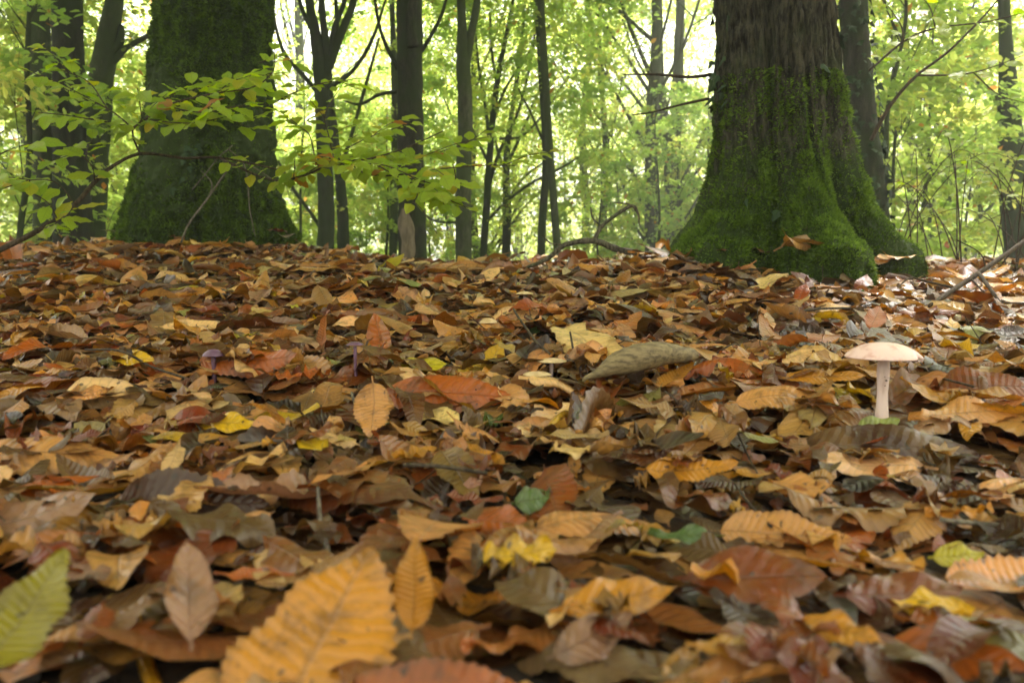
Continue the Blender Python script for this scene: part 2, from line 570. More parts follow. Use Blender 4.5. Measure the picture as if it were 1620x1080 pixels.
def dens_r(C):
    n = 1.3 * fbm(C * 5.0, 3, 77)
    return np.clip(1.25 - (C[..., 2] - 0.46 - 0.10 * n - 0.10 * (C[..., 0] - RT[0] > 0.08)) / 0.30, 0.0, 1.0) * np.clip(0.75 + 0.9 * n, 0.12, 1)
v, f, t = moss_blades(GR, RZ - 0.15, 0.80, 85000, 0.0140, ((0.032, 0.068, 0.007), (0.17, 0.27, 0.026)), 21, dens_r)
o = obj('moss', mesh('moss', v - off, f, M_MOSS, False, tint=t), oak)
tag(o, 'deep green cushion moss over the flared roots', kind='stuff')

# -- the big mossy tree on the rise
LZ = float(terr(*LT))
prof_l = ([0.0, 0.25, 0.32, 0.45, 0.57, 0.75, 0.87, 1.15, 1.45], [0.365, 0.338, 0.330, 0.318, 0.31, 0.295, 0.285, 0.270, 0.262])
cen_l = ([0.25, 0.5, 0.87, 1.45, 9.0], [0.0, 0.005, 0.04, 0.085, 0.2])
lobes_l = [(-2.75, 0.05, 0.45, 0.2), (-2.15, 0.08, 0.22, 0.25), (-1.30, -0.10, 0.13, 0.35), (-0.45, 0.05, 0.35, 0.12), (-1.75, 0.05, 0.2, 0.2), (-0.95, 0.05, 0.2, 0.25), (0.8, 0.15, 0.5, 0.2), (2.2, 0.15, 0.5, 0.2)]
btree = empty('beech_tree', (LT[0], LT[1], LZ))
tag(btree, 'widest trunk, dark and moss-covered, behind the lime green leaf sprays', 'tree')
off = np.array([LT[0], LT[1], LZ])
Vv, fq, ft, GL = big_trunk('trunk', LT[0], LT[1], LZ, prof_l, cen_l, lobes_l, 9.0, M_BARK_L, 200, 240, 0.020, 0.016, 14)
obj('trunk', mesh('trunk', Vv - off, [fq, ft], M_BARK_L), btree)
def dens_l(C):
    n = fbm(C * 3.0, 3, 31)
    left = sstep(0.05, -0.35, C[..., 0] - LT[0])
    return np.clip(0.15 + 0.75 * left + 1.4 * n + 0.5 * sstep(0.75, 0.35, C[..., 2]) - 0.05, 0.03, 1)
v, f, t = moss_blades(GL, LZ - 0.1, 1.7, 65000, 0.019, ((0.022, 0.045, 0.006), (0.135, 0.215, 0.022)), 23, dens_l)
o = obj('moss', mesh('moss', v - off, f, M_MOSS, False, tint=t), btree)
tag(o, kind='stuff')

# ------------------------------------------------------------------ leaf shapes
def leaf_shapes(P, nu, nv, stalk=True):
    """P: dict of arrays (n,) L W kind bend cross fold twist wave phase; returns V (n, nu*nv, 3), uv"""
    n = len(P['L'])
    ns = 2 if stalk else 0
    u = np.concatenate([[-0.16, -0.015][:ns], np.linspace(0, 1, nu - ns)])
    v = np.linspace(-1, 1, nv)
    col = lambda k: P[k][:, None]
    uc = np.clip(u, 0, 1)[None, :]
    kind = col('kind')
    wb = np.sin(np.pi * uc ** 0.88) ** 0.80 * (1 - 0.12 * uc)              # beech: oval
    wc = np.sin(np.pi * uc ** 0.80) ** 0.72 * (1 - 0.18 * uc) * 1.03      # chestnut: lance-shaped
    wp = np.where(kind > 0.5, wc, wb)
    hw = wp * col('W') * 0.5
    hw = np.maximum(hw, 0.0006)
    lat = v[None, None, :] * hw[:, :, None]                                 # arc length across
    # teeth on the margin
    it = np.arange(len(u))
    zig = np.where((it % 2 == 1) & (it > ns), 1.0, 0.0)
    tooth = (1 - zig[None, :] * P['tooth'][:, None])[:, :, None]
    em = (np.abs(v) > 0.99)[None, None, :]
    lat = np.where(em, lat * tooth, lat)
    sgn = np.where(v >= 0, 1.0, -1.0)[None, None, :]
    ph = P['phase'][:, None, None]; u3 = uc[:, :, None]
    rag = 1 + np.abs(v)[None, None, :] * (0.05 * np.sin(17 * u3 + ph * 3 + sgn) + 0.07 * np.sin(6.5 * u3 + ph * 5 + 2 * sgn))
    if 'bite' in P:
        rag = rag * (1 - P['bite'][:, None, None] * np.exp(-((u3 - P['biteu'][:, None, None]) / 0.07) ** 2) * (sgn == P['bites'][:, None, None]) * np.abs(v)[None, None, :])
        rag = rag * np.where(u3 > P['torn'][:, None, None], 0.25 + 0.5 * np.abs(np.sin(23 * u3 + ph)), 1.0)
    lat = lat * rag
    cr = P['cross'][:, None, None] * (1 + 0.6 * np.sin(2.5 * uc + P['phase'][:, None]))[:, :, None]
    cr = np.where(np.abs(cr) < 0.5, 0.5, cr)
    y = np.sin(cr * lat) / cr
    z = (1 - np.cos(cr * lat)) / cr
    z = z + P['fold'][:, None, None] * np.abs(lat)
    z = z + (P['wave'][:, None] * np.sin(P['wf'][:, None] * uc + P['phase'][:, None]))[:, :, None] * (v[None, None, :] ** 2) * np.where(v >= 0, 1, -0.8)[None, None, :]
    z = z + (0.0006 * np.sin(2 * np.pi * (uc * P['veins'][:, None]))[:, :, None] * np.abs(v)[None, None, :]) * (kind[:, :, None] > 0.5) * (0.4 + P['wave'][:, None, None] * 40)
    tw = P['twist'][:, None] * (uc - 0.5)
    c, s = np.cos(tw)[:, :, None], np.sin(tw)[:, :, None]
    y, z = y * c - z * s, y * s + z * c
    thb = P['bend'][:, None] * (u[None, :] - 0.45) + P['bend2'][:, None] * np.sin(2.2 * np.pi * np.clip(u, 0, 1)[None, :] + P['phase'][:, None])
    du = np.gradient(u)[None, :] * col('L')
    x0 = np.cumsum(np.cos(thb) * du, 1); z0 = np.cumsum(np.sin(thb) * du, 1)
    x0 -= x0.mean(1, keepdims=True); z0 -= z0.mean(1, keepdims=True)
    # teeth point forward; veins sweep forward too
    X = x0[:, :, None] - np.sin(thb)[:, :, None] * z + np.where(em, zig[None, :, None] * -0.25 * P['tooth'][:, None, None] * P['W'][:, None, None], 0)
    Z = z0[:, :, None] + np.cos(thb)[:, :, None] * z
    V = np.stack([X, y + 0 * X, Z], -1).reshape(n, -1, 3)
    if 'crum' in P:
        q = V * np.array([38, 38, 10.]) + (P['phase'] * 37)[:, None, None]
        V[..., 2] += P['crum'][:, None] * fbm(q, 2, 6)
    uvu = np.broadcast_to((u[None, :] * P['veins'][:, None])[:, :, None], X.shape)
    uvv = np.broadcast_to(v[None, None, :], X.shape)
    return V, np.stack([uvu, uvv], -1).reshape(n, -1, 2)

def grid_faces(nu, nv):
    i = np.arange(nu * nv).reshape(nu, nv)
    return np.stack([i[:-1, :-1], i[1:, :-1], i[1:, 1:], i[:-1, 1:]], -1).reshape(-1, 4)

def rotmat(yaw, pitch, roll):
    cy, sy, cp, sp, cr, sr = np.cos(yaw), np.sin(yaw), np.cos(pitch), np.sin(pitch), np.cos(roll), np.sin(roll)
    Rz = np.array([[cy, -sy, 0], [sy, cy, 0], [0, 0, 1]])
    Ry = np.array([[cp, 0, -sp], [0, 1, 0], [sp, 0, cp]])      # pitch lifts the tip
    Rx = np.array([[1, 0, 0], [0, cr, -sr], [0, sr, cr]])
    return Rz @ Ry @ Rx

PALETTE = {           # own colours of the fallen leaves (linear); black-brown also paints shade in gaps
    'tan': (0.53, 0.245, 0.072), 'ochre': (0.50, 0.205, 0.018), 'orange-brown': (0.34, 0.078, 0.007),
    'rust-red': (0.145, 0.022, 0.004), 'dark brown': (0.050, 0.016, 0.006), 'grey-brown': (0.27, 0.135, 0.075),
    'copper': (0.185, 0.042, 0.007), 'yellow': (0.64, 0.37, 0.014), 'pale green': (0.24, 0.28, 0.07),
    'straw': (0.68, 0.41, 0.165), 'green': (0.065, 0.115, 0.025), 'lime': (0.44, 0.36, 0.014), 'black-brown': (0.022, 0.008, 0.003),
}
NAMES = list(PALETTE)
W_BEECH = dict(zip(NAMES, [21, 5, 10, 14, 22, 7, 17, 2.5, 1.4, 9, .4, .8, 9]))
W_CHEST = dict(zip(NAMES, [38, 10, 7, 3, 15, 6, 10, 1.5, .5, 16, .1, .3, 2]))

# ------------------------------------------------------------------ the leaf litter
MUSH = ground_at(1395, 640)
CX0, CY0, CS = -5.0, -1.6, 0.008
GX, GY = int(10.0 / CS), int(8.0 / CS)
gx, gy = np.meshgrid(CX0 + (np.arange(GX) + 0.5) * CS, CY0 + (np.arange(GY) + 0.5) * CS, indexing='ij')
H = terr(gx, gy) - 0.045

for G_ in (GR, GL):
    q_ = G_[G_[..., 2] < terr(G_[..., 0], G_[..., 1]) + 0.14]
    np.maximum.at(H, (((q_[:, 0] - CX0) / CS).astype(int).clip(0, GX - 1), ((q_[:, 1] - CY0) / CS).astype(int).clip(0, GY - 1)), q_[:, 2])

FOOT = np.zeros_like(H, bool)
for G_ in (GR, GL):
    q_ = G_[(G_[..., 2] > terr(G_[..., 0], G_[..., 1]) - 0.01) & (G_[..., 2] < terr(G_[..., 0], G_[..., 1]) + 0.3)]
    FOOT[((q_[:, 0] - CX0) / CS).astype(int).clip(0, GX - 1), ((q_[:, 1] - CY0) / CS).astype(int).clip(0, GY - 1)] = True
FOOT = FOOT | np.roll(FOOT, 1, 0) | np.roll(FOOT, 1, 1) | np.roll(FOOT, -1, 0) | np.roll(FOOT, -1, 1)

def rand_params(n, kind, near, top):
    k = kind
    L = SCALE * np.where(np.asarray(near) > 1.8, 1.45, np.where(np.asarray(near) > .75, 1.28, 1.0)) * np.where(k > 0.5, R.normal(0.098, 0.020, n).clip(0.06, 0.15), R.normal(0.057, 0.011, n).clip(0.03, 0.08))
    W = L * np.where(k > 0.5, R.uniform(0.36, 0.46, n), R.uniform(0.52, 0.66, n))
    s = np.where(top, 1.0, 0.55)
    return dict(L=L, W=W, kind=k, crum=np.abs(R.normal(0.0016, 0.0014, n)), bite=np.where(R.random(n) < .38, R.uniform(.25, .85, n), 0), biteu=R.uniform(.15, .9, n), bites=R.choice([-1., 1.], n),
                torn=np.where(R.random(n) < .13, R.uniform(.55, .9, n), 2.0), bend=R.normal(-0.1, 0.55, n) * s, bend2=R.normal(0, 0.22, n) * s,
                cross=R.normal(0, 1, n) * s * np.where(k > 0.5, 38, 50) * (0.4 + 0.9 * (R.random(n) < 0.6)), fold=R.normal(0.05, 0.16, n) * s,
                twist=R.normal(0, 0.55, n) * s, wave=np.abs(R.normal(0, 0.0035, n)) * s, wf=R.uniform(9, 20, n), phase=R.uniform(0, 6.28, n),
                tooth=np.where(k > 0.5, R.uniform(0.07, 0.13, n), R.uniform(0.01, 0.04, n)), veins=np.where(k > 0.5, np.round(R.uniform(14, 18, n)), np.round(R.uniform(7, 9, n))))

def settle(Vl, x, y, q, cap=0.012):
    """drop a leaf (points about its centre) on the heap; returns its height"""
    ix = ((Vl[:, 0] + x - CX0) / CS).astype(int).clip(0, GX - 1)
    iy = ((Vl[:, 1] + y - CY0) / CS).astype(int).clip(0, GY - 1)
    h = H[ix, iy]
    d = h - Vl[:, 2]
    k = int(q * (len(d) - 1))
    z = float(np.partition(d, k)[k]) + 0.001
    np.maximum.at(H, (ix, iy), np.minimum(Vl[:, 2] + z, h + cap))
    return z

SCALE = 1.0
LEAVES = []     # dicts: V, uv, nu, nv, name(colour), kind, tint, hero

def blocked(x, y, r=0.0):
    a = math.hypot((x - RT[0]), (y - RT[1]))
    b = math.hypot(x - LT[0], y - LT[1])
    return a < 0.24 + r or b < 0.34 + r

def scatter(n, ymin, ymax, nu, nv, top, beside=False):
    y = np.sqrt(R.uniform(ymin ** 2, ymax ** 2, n))
    x = R.uniform(-1, 1, n) * (0.70 * y + 0.18)
    if beside:                      # the carpet goes on to both sides and behind
        y = R.uniform(ymin, ymax, n * 3); x = R.uniform(-1, 1, n * 3) * np.minimum(0.72 * np.clip(y, 0, None) + 1.35, 4.85)
        k = np.where((np.abs(x) > 0.70 * np.clip(y, 0, None) + 0.16) & ((y > 0.12) | (np.hypot(x, y) > 0.35)))[0][:n]
        y, x = y[k], x[k]; n = len(y)
    kind = (R.random(n) < np.where(y < 1.4, 0.36, np.where(x > 0.2, 0.42, 0.26))).astype(float)
    P = rand_params(n, kind, y, np.full(n, top))
    V, uv = leaf_shapes(P, nu, nv)
    sd = 0.17 if top else 0.12
    yaw = R.uniform(0, 2 * np.pi, n); pit = R.normal(0, sd, n); rol = R.normal(0, sd, n)
    flip = R.random(n) < 0.45
    up = R.random(n) < (0.0005 if top else 0.0)
    pit = np.where(up, R.normal(0.9, 0.25, n), pit)
    gy_ = 0.085
    for i in range(n):
        xi, yi = float(x[i]), float(y[i])
        if blocked(xi, yi): continue
        if math.hypot(xi - MUSH[0], yi - MUSH[1]) < 0.026: continue
        if FOOT[int((xi - CX0) / CS), int((yi - CY0) / CS)] and (R.random() < 0.95 or xi < RT[0] + .1): continue
        M = rotmat(yaw[i], pit[i], rol[i] + (np.pi if flip[i] else 0))
        Vl = V[i] @ M.T
        Vl[:, 2] += gy_ * Vl[:, 1] * (1.0 if yi > 0.6 else 0.0)
        if yi < 0.75:        # nothing leans into the lens
            Vl[:, 2] *= 0.55 + 0.45 * yi / 0.75
        z = settle(Vl, xi, yi, 0.80 if top else 0.70)
        if z > float(terr(xi, yi)) + 0.13: continue
        if math.hypot(xi - RT[0], yi - RT[1]) < 0.42 and z > float(terr(xi, yi)) + 0.035 and (R.random() < 0.93 or xi < RT[0] + .1): continue
        Vw = Vl + np.array([xi, yi, z])
        if yi < 0.8:
            px, py, fz = proj(Vw)
            if abs(xi) < 0.70 * max(yi, 0) + 0.16 and yi > 0 and (fz.min() < 0.10 or py.min() < 640 - 60 * (yi > 0.5) - 50 * (yi > 0.6)): continue
        names, w = NAMES, (W_CHEST if kind[i] > 0.5 else W_BEECH)
        wv = np.array(list(w.values())); c = names[R.choice(len(names), p=wv / wv.sum())]
        if not top and R.random() < 0.85: c = ['black-brown', 'dark brown', 'black-brown', 'dark brown', 'copper'][R.integers(5)]  # under-layer coloured dark to paint shade into the gaps between leaves
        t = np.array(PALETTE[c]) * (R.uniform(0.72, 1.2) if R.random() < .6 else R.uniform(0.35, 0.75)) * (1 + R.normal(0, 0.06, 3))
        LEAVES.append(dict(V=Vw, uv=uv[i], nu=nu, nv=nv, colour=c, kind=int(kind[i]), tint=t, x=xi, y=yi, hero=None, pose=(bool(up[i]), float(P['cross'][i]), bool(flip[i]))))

scatter(1900, 0.16, 1.5, 9, 3, False)
scatter(2600, 1.4, 3.4, 10, 3, False)
scatter(1900, 3.3, 5.4, 8, 3, False)
scatter(4500, -1.4, 5.4, 6, 3, False, True)
scatter(950, 0.22, 1.05, 30, 7, True)
scatter(2100, 1.0, 2.1, 18, 5, True)
scatter(3600, 2.0, 3.6, 11, 5, True)
scatter(2300, 3.5, 5.4, 9, 3, True)
scatter(8500, -1.4, 5.4, 7, 3, True, True)
scatter(1500, 5.2, 6.3, 8, 3, True)
SCALE = 0.5                       # torn scraps and crumbs
scatter(1000, 0.24, 1.3, 9, 3, True)
scatter(600, 1.2, 2.4, 8, 3, True)
SCALE = 1.0

# leaves one can single out in the photograph: px, py, length m, width/length, yaw deg, pitch, roll, kind, colour, label, options
HERO = [
    (150, 615, .085, .55, 20, 5, 25, 0, 'straw', 'pale folded leaf standing up left of the pale twig', {'fold': .5}),
    (60, 600, .115, .40, -12, 0, 30, 1, 'copper', 'copper-brown chestnut leaf cut by the photo edge above the white folded leaf', {'cross': -18}),
    (60, 700, .13, .42, 12, 0, 35, 1, 'tan', 'tan chestnut leaf lying above the dark arched leaf', {'cross': -14}),
    (290, 762, .115, .42, -6, 2, 68, 1, 'dark brown', 'long dark brown leaf arched on its edge, lower left', {'bend': -.7, 'cross': -12}),
    (40, 800, .085, .6, 30, 10, 25, 0, 'grey-brown', 'glossy mauve-brown cupped leaf at the photo edge', {'cross': -40}),
    (210, 545, .05, .6, -5, 0, 35, 0, 'yellow', 'small clear yellow oval leaf in the brown litter at left', {}),
    (360, 665, .055, .55, 8, 0, 30, 0, 'yellow', 'bright yellow small leaf half under a brown one', {}),
    (390, 548, .135, .38, -8, 2, 50, 1, 'orange-brown', 'long orange-brown leaf rolled on its side with fine ribs', {'cross': -24}),
    (310, 505, .115, .26, 24, 0, 45, 1, 'straw', 'narrow straw-coloured ribbed leaf pointing up to the right', {'cross': 20}),
    (190, 418, .15, .55, -3, 0, 62, 1, 'ochre', 'domed ochre leaf standing on edge below the widest trunk', {'bend': -1.2}),
    (590, 648, .068, .62, -82, -48, 14, 1, 'tan', 'upright tan toothed leaf with its tip pointing down', {'by': 690}),
    (700, 606, .155, .36, -7, 0, 48, 1, 'orange-brown', 'long mottled orange-brown leaf curled like a boat', {'cross': -22, 'bend': -.5}),
    (600, 525, .085, .45, 110, 35, 0, 0, 'orange-brown', 'pointed orange-brown leaf rising like a small tent', {'fold': -.4, 'by': 548}),
    (810, 492, .105, .6, 15, 10, 40, 0, 'straw', 'broad ivory leaf beside the tiny pale fungus', {}),
    (735, 492, .055, .5, 5, 5, 25, 0, 'lime', 'yellow-green shred of leaf left of the ivory leaf', {'wave': .006}),
    (665, 568, .07, .55, 10, 8, 30, 0, 'lime', 'pale yellow leaf propped on the boat-shaped brown leaf', {}),
    (900, 470, .10, .45, -10, 5, 40, 1, 'grey-brown', 'silvery grey-brown ribbed leaf far up the litter', {'cross': -15}),
    (1035, 436, .18, .36, 28, 8, 35, 1, 'tan', 'large tan chestnut leaf sloping up to the mossy root', {}),
    (1130, 425, .17, .36, -16, 6, 30, 1, 'ochre', 'second large tan chestnut leaf lying against the mossy root', {}),
    (1240, 482, .105, .50, 22, 10, 38, 1, 'tan', 'finely veined tan chestnut leaf directly below the mossy root', {'cross': -4, 'bend': -.2}),
    (1305, 487, .10, .45, -10, 8, 34, 1, 'straw', 'pale chestnut leaf overlapped by the finely veined tan one', {'cross': -4}),
    (1345, 396, .15, .30, -14, 0, 30, 1, 'tan', 'tan chestnut leaf resting high on the mossy roots', {'bend': -.3}),
    (1405, 413, .10, .30, 24, 0, 35, 1, 'straw', 'narrow pale leaf lying on the roots right of the big trunk', {}),
    (1378, 442, .12, .34, -48, 4, 30, 1, 'orange-brown', 'brown leaf sliding down between two mossy roots', {'cross': 16}),
    (1440, 428, .08, .55, 40, 10, 30, 0, 'orange-brown', 'rusty leaf curled on the outermost mossy root', {'cross': 20}),
    (1498, 388, .055, .6, 80, 60, 10, 0, 'orange-brown', 'orange leaf standing up at the tip of the roots', {'by': 408}),
    (1150, 392, .06, .45, 15, 0, 20, 0, 'rust-red', 'small red-brown leaf stuck on the moss at the front', {}),
    (1460, 485, .14, .35, -42, 5, 40, 1, 'copper', 'brown deeply ribbed leaf hanging off the mossy roots', {'cross': -22}),
    (1385, 502, .085, .45, 55, 22, 25, 1, 'orange-brown', 'orange-brown leaf standing upright behind the mushroom', {'cross': 20, 'by': 535}),
    (1235, 618, .10, .42, -14, 4, 30, 1, 'tan', 'straw-tan toothed leaf with dark ribs left of the mushroom stalk', {'cross': -8, 'bend': -.3}),
    (1235, 548, .08, .5, -5, 10, 32, 1, 'straw', 'pale tent-shaped leaf left of the mushroom cap', {'fold': -.5}),
    (1300, 572, .10, .30, -12, 2, 30, 1, 'ochre', 'narrow ochre leaf pointing at the mushroom stalk', {}),
    (1550, 590, .115, .55, -6, 6, 40, 1, 'copper', 'broad pinkish-brown toothed leaf right of the mushroom', {'cross': -5}),
    (1540, 632, .12, .32, 6, 2, 38, 1, 'tan', 'pale mottled leaf with wavy margin under the broad pinkish one', {'wave': .006}),
    (1400, 690, .165, .38, -7, 0, 42, 1, 'dark brown', 'long dark brown leaf with pale rim in front of the mushroom', {'cross': -26, 'bend': -.5}),
    (1388, 652, .045, .55, 5, 8, 40, 0, 'pale green', 'pale green leaf scrap at the foot of the mushroom stalk', {}),
    (1515, 868, .034, .55, 4, 3, 40, 0, 'lime', 'clear lime yellow leaf lying alone at lower right', {'cross': 5, 'bend': .1}),
    (1235, 815, .085, .46, -22, 3, 42, 1, 'tan', 'big flat tan chestnut leaf with clean teeth, middle right', {'cross': -3, 'bend': -.15, 'bend2': 0}),
    (1090, 715, .075, .42, -4, 5, 32, 1, 'ochre', 'ochre oval leaf tilted to the light above the green shred', {}),
    (1270, 750, .055, .5, -55, 6, 25, 0, 'tan', 'tan oval leaf pointing down beside the long dark leaf', {}),
    (840, 772, .026, .85, 10, 8, 48, 0, 'green', 'small round green leaf in the brown litter', {'cross': 4}),
    (1088, 822, .045, .32, -10, 0, 30, 0, 'green', 'crinkled dark green shred of leaf', {'wave': .004}),
    (820, 842, .045, .55, 12, 5, 36, 0, 'yellow', 'crumpled bright yellow leaf below the round green one', {'wave': .006}),
    (785, 800, .05, .6, -35, 8, 30, 0, 'orange-brown', 'smooth salmon-orange leaf left of the round green one', {}),
    (975, 910, .062, .42, 14, 6, 34, 0, 'ochre', 'long ochre beech leaf with smooth margin, lower middle', {'cross': -12}),
    (1190, 880, .075, .55, -8, 4, 35, 0, 'copper', 'purple-brown wet leaf under the flat tan chestnut leaf', {}),
    (1425, 915, .07, .5, 8, 0, 40, 0, 'rust-red', 'dark red curled leaf below the lime yellow leaf', {'cross': -36}),
    (935, 995, .05, .45, 36, 8, 40, 0, 'grey-brown', 'grey-brown beech leaf near the bottom edge of the photo', {'cross': -14}),
    (1290, 1020, .045, .75, 70, 15, 25, 0, 'rust-red', 'round brick-red leaf at the bottom edge', {}),
    (1500, 975, .06, .5, -35, 6, 30, 0, 'orange-brown', 'orange leaf at lower right with a pointed tip', {}),
    (1330, 950, .045, .45, -60, 8, 30, 0, 'ochre', 'amber leaf beside the round brick-red one', {}),
    (300, 935, .050, .55, 112, 52, 22, 0, 'grey-brown', 'cupped grey-tan leaf standing behind the big ochre leaf', {'cross': 34, 'by': 1010}),
    (655, 925, .044, .5, 85, 74, 6, 1, 'ochre', 'upright jagged ochre leaf behind the big ochre leaf', {'by': 1000}),
    (500, 1030, .105, .78, 62, 44, 12, 1, 'ochre', 'largest ochre toothed leaf in the blurred front', {'cross': -7, 'bend': -.5, 'by': 1060}),
    (35, 970, .062, .6, 75, 34, 16, 1, 'lime', 'half yellow-green leaf at the lower left edge', {'by': 1030, 'mul': .48}),
    (690, 1062, .085, .5, 5, 4, 40, 1, 'orange-brown', 'dark amber leaf along the bottom edge of the photo', {}),
]
def hero_params(h):
    px, py, L, ar, yaw, pit, rol, kind, c, lab, o = h
    g = lambda k, d: np.array([o.get(k, d)])
    return dict(L=np.array([L]), W=np.array([L * ar]), kind=np.array([float(kind)]), crum=g('crum', .0014), bend=g('bend', R.normal(0, .4)), bend2=g('bend2', R.normal(0, .1)),
                cross=g('cross', R.normal(0, 14)), fold=g('fold', .06), twist=g('twist', R.normal(0, .25)), wave=g('wave', .0022), wf=np.array([R.uniform(10, 18)]),
                phase=np.array([R.uniform(0, 6.28)]), tooth=np.array([.085 if kind else .02]), veins=np.array([16. if kind else 8.]))
# far ones first, so that nearer ones lie on them
HERO_Z = []
for h in sorted(HERO, key=lambda h: h[1]):
    px, py, L, ar, yaw, pit, rol, kind, c, lab, o = h
    nu, nv = 36, 9
    V, uv = leaf_shapes(hero_params(h), nu, nv)
    M = rotmat(math.radians(yaw), math.radians(pit), math.radians(rol))
    Vl = V[0] @ M.T
    # where the sight line meets the heap
    d = ray(px, py); t = 0.2; p = None
    while t < 5:
        p = CAM + d * t
        ix, iy = int((p[0] - CX0) / CS), int((p[1] - CY0) / CS)
        if not (0 <= ix < GX and 0 <= iy < GY) or p[2] <= H[ix, iy] + 0.012: break
        t += 0.004
    if 'by' in o:                       # stands up: its foot is on the heap where (px, by) is seen
        d2 = ray(px, o['by']); t = 0.2
        while t < 5:
            q_ = CAM + d2 * t
            if q_[2] <= H[int((q_[0] - CX0) / CS), int((q_[1] - CY0) / CS)]: break
            t += 0.004
        p = at(px, py, max(q_[1], 0.27)); z = p[2]
    else:
        z = settle(Vl, p[0], p[1], 0.62)
        z = min(z, p[2] + 0.014)
    t = np.array(PALETTE[c]) * R.uniform(0.92, 1.08) * o.get('mul', 1.0)
    LEAVES.append(dict(V=Vl + np.array([p[0], p[1], z]), uv=uv[0], nu=nu, nv=nv, colour=c, kind=kind, tint=t, x=p[0], y=p[1], hero=lab, pose=(False, 0., False)))

# which leaves show largest: cast one ray per 3 x 3 pixels at the heap of leaves
def leaf_visibility():
    polys, owner, verts, n = [], [], [], 0
    for k, lf in enumerate(LEAVES):
        f = grid_faces(lf['nu'], lf['nv']) + n
        polys.append(f); owner.append(np.full(len(f), k)); verts.append(lf['V']); n += len(lf['V'])
    owner = np.concatenate(owner)
    bvh = BVHTree.FromPolygons(np.vstack(verts).tolist(), np.vstack(polys).tolist())
    hits = np.zeros(len(LEAVES), int)
    o = Vector(CAM)
    for py in range(380, 1080, 5):
        for px in range(0, 1620, 5):
            r = bvh.ray_cast(o, Vector(ray(px, py)), 8.0)
            if r[2] is not None: hits[owner[r[2]]] += 1
    return hits
HITS = leaf_visibility()
order = np.argsort(-HITS, kind='stable')
chosen = [i for i in range(len(LEAVES)) if LEAVES[i]['hero'] and HITS[i] > 0]
for i in order:
    if len(chosen) >= 300: break
    if not LEAVES[i]['hero'] and HITS[i] > 0: chosen.append(int(i))
chosen_set = set(chosen)

LANDMARKS = [('the pink-capped mushroom', 1395, 590), ('the bark roll', 1010, 595), ('the mossy root', 1235, 425), ('the widest mossy trunk', 320, 400), ('the pale upright twig', 515, 845),
             ('the big blurred ochre leaf', 490, 1000), ('the round green leaf', 840, 772), ('the lone lime leaf', 1515, 868), ('the purple toadstool', 338, 558), ('the ivory leaf', 810, 492),
             ('the flat tan chestnut leaf', 1235, 815), ('the dark arched leaf', 290, 760), ('the twin flat fungi', 860, 582), ('the scarred trunk', 650, 410), ('the upright tan leaf', 590, 652)]
ORD = ['closest', 'second closest', 'third closest', 'fourth closest', 'fifth closest', 'sixth closest', 'seventh closest', 'eighth closest', 'ninth closest', 'tenth closest', 'eleventh closest', 'twelfth closest']
auto = {}
for i in chosen:
    lf = LEAVES[i]
    if lf['hero']: continue
    px, py, fz = proj(lf['V'])
    cx, cy = float(np.median(px)), float(np.median(py))
    name, lx, ly = min(LANDMARKS, key=lambda l: math.hypot(l[1] - cx, (l[2] - cy) * 1.6))
    dx, dy = cx - lx, cy - ly
    rel = ('right of' if dx > 0 else 'left of') if abs(dx) > 1.3 * abs(dy) else ('in front of' if dy > 0 else 'beyond')
    kd = 'toothed chestnut leaf' if lf['kind'] else 'oval beech leaf'
    auto.setdefault((lf['colour'], kd, rel, name), []).append((math.hypot(dx, dy), i))
AUTO_LABEL = {}
for (c, kd, rel, nm), rows in auto.items():
    rows.sort()
    for k, (_d, i) in enumerate(rows):
        up, cross, _f = LEAVES[i]['pose']
        pose = ' standing up' if up else (' curled' if abs(cross) > 30 else '')
        AUTO_LABEL[i] = f"{ORD[min(k, 11)] + ' ' if len(rows) > 1 else ''}{c.replace('straw', 'straw-coloured')} {kd}{pose}, {rel} {nm}"
for i in chosen:
    lf = LEAVES[i]
    o3 = lf['V'].mean(0)
    t = np.repeat(lf['tint'][None], len(lf['V']), 0)
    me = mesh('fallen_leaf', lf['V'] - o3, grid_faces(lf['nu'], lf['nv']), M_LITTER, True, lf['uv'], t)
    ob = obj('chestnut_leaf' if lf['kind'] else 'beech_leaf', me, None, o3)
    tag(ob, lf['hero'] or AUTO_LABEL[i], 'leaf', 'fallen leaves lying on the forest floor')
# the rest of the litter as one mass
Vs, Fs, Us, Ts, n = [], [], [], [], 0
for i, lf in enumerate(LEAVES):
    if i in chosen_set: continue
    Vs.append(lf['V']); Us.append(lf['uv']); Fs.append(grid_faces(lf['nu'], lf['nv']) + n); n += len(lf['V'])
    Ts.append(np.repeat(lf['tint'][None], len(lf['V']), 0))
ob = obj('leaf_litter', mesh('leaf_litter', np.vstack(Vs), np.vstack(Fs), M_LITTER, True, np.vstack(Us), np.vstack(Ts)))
tag(ob, 'deep litter of brown, tan and orange fallen leaves', 'leaf litter', kind='stuff')
print('LITTER leaves', len(LEAVES), 'shown', int((HITS > 0).sum()), 'rise', float((H - terr(gx, gy))[200:900:5, 60:400:5].mean()))

def heap_z(x, y):
    ix, iy = int((x - CX0) / CS), int((y - CY0) / CS)
    if 0 <= ix < GX and 0 <= iy < GY: return float(H[ix, iy])
    return float(terr(x, y))

def heap_at(px, py, lift=0.0):
    d = ray(px, py); t = 0.2
    while t < 5.5:
        p = CAM + d * t
        if p[2] <= heap_z(p[0], p[1]) + lift: return p
        t += 0.003
    return CAM + d * 3

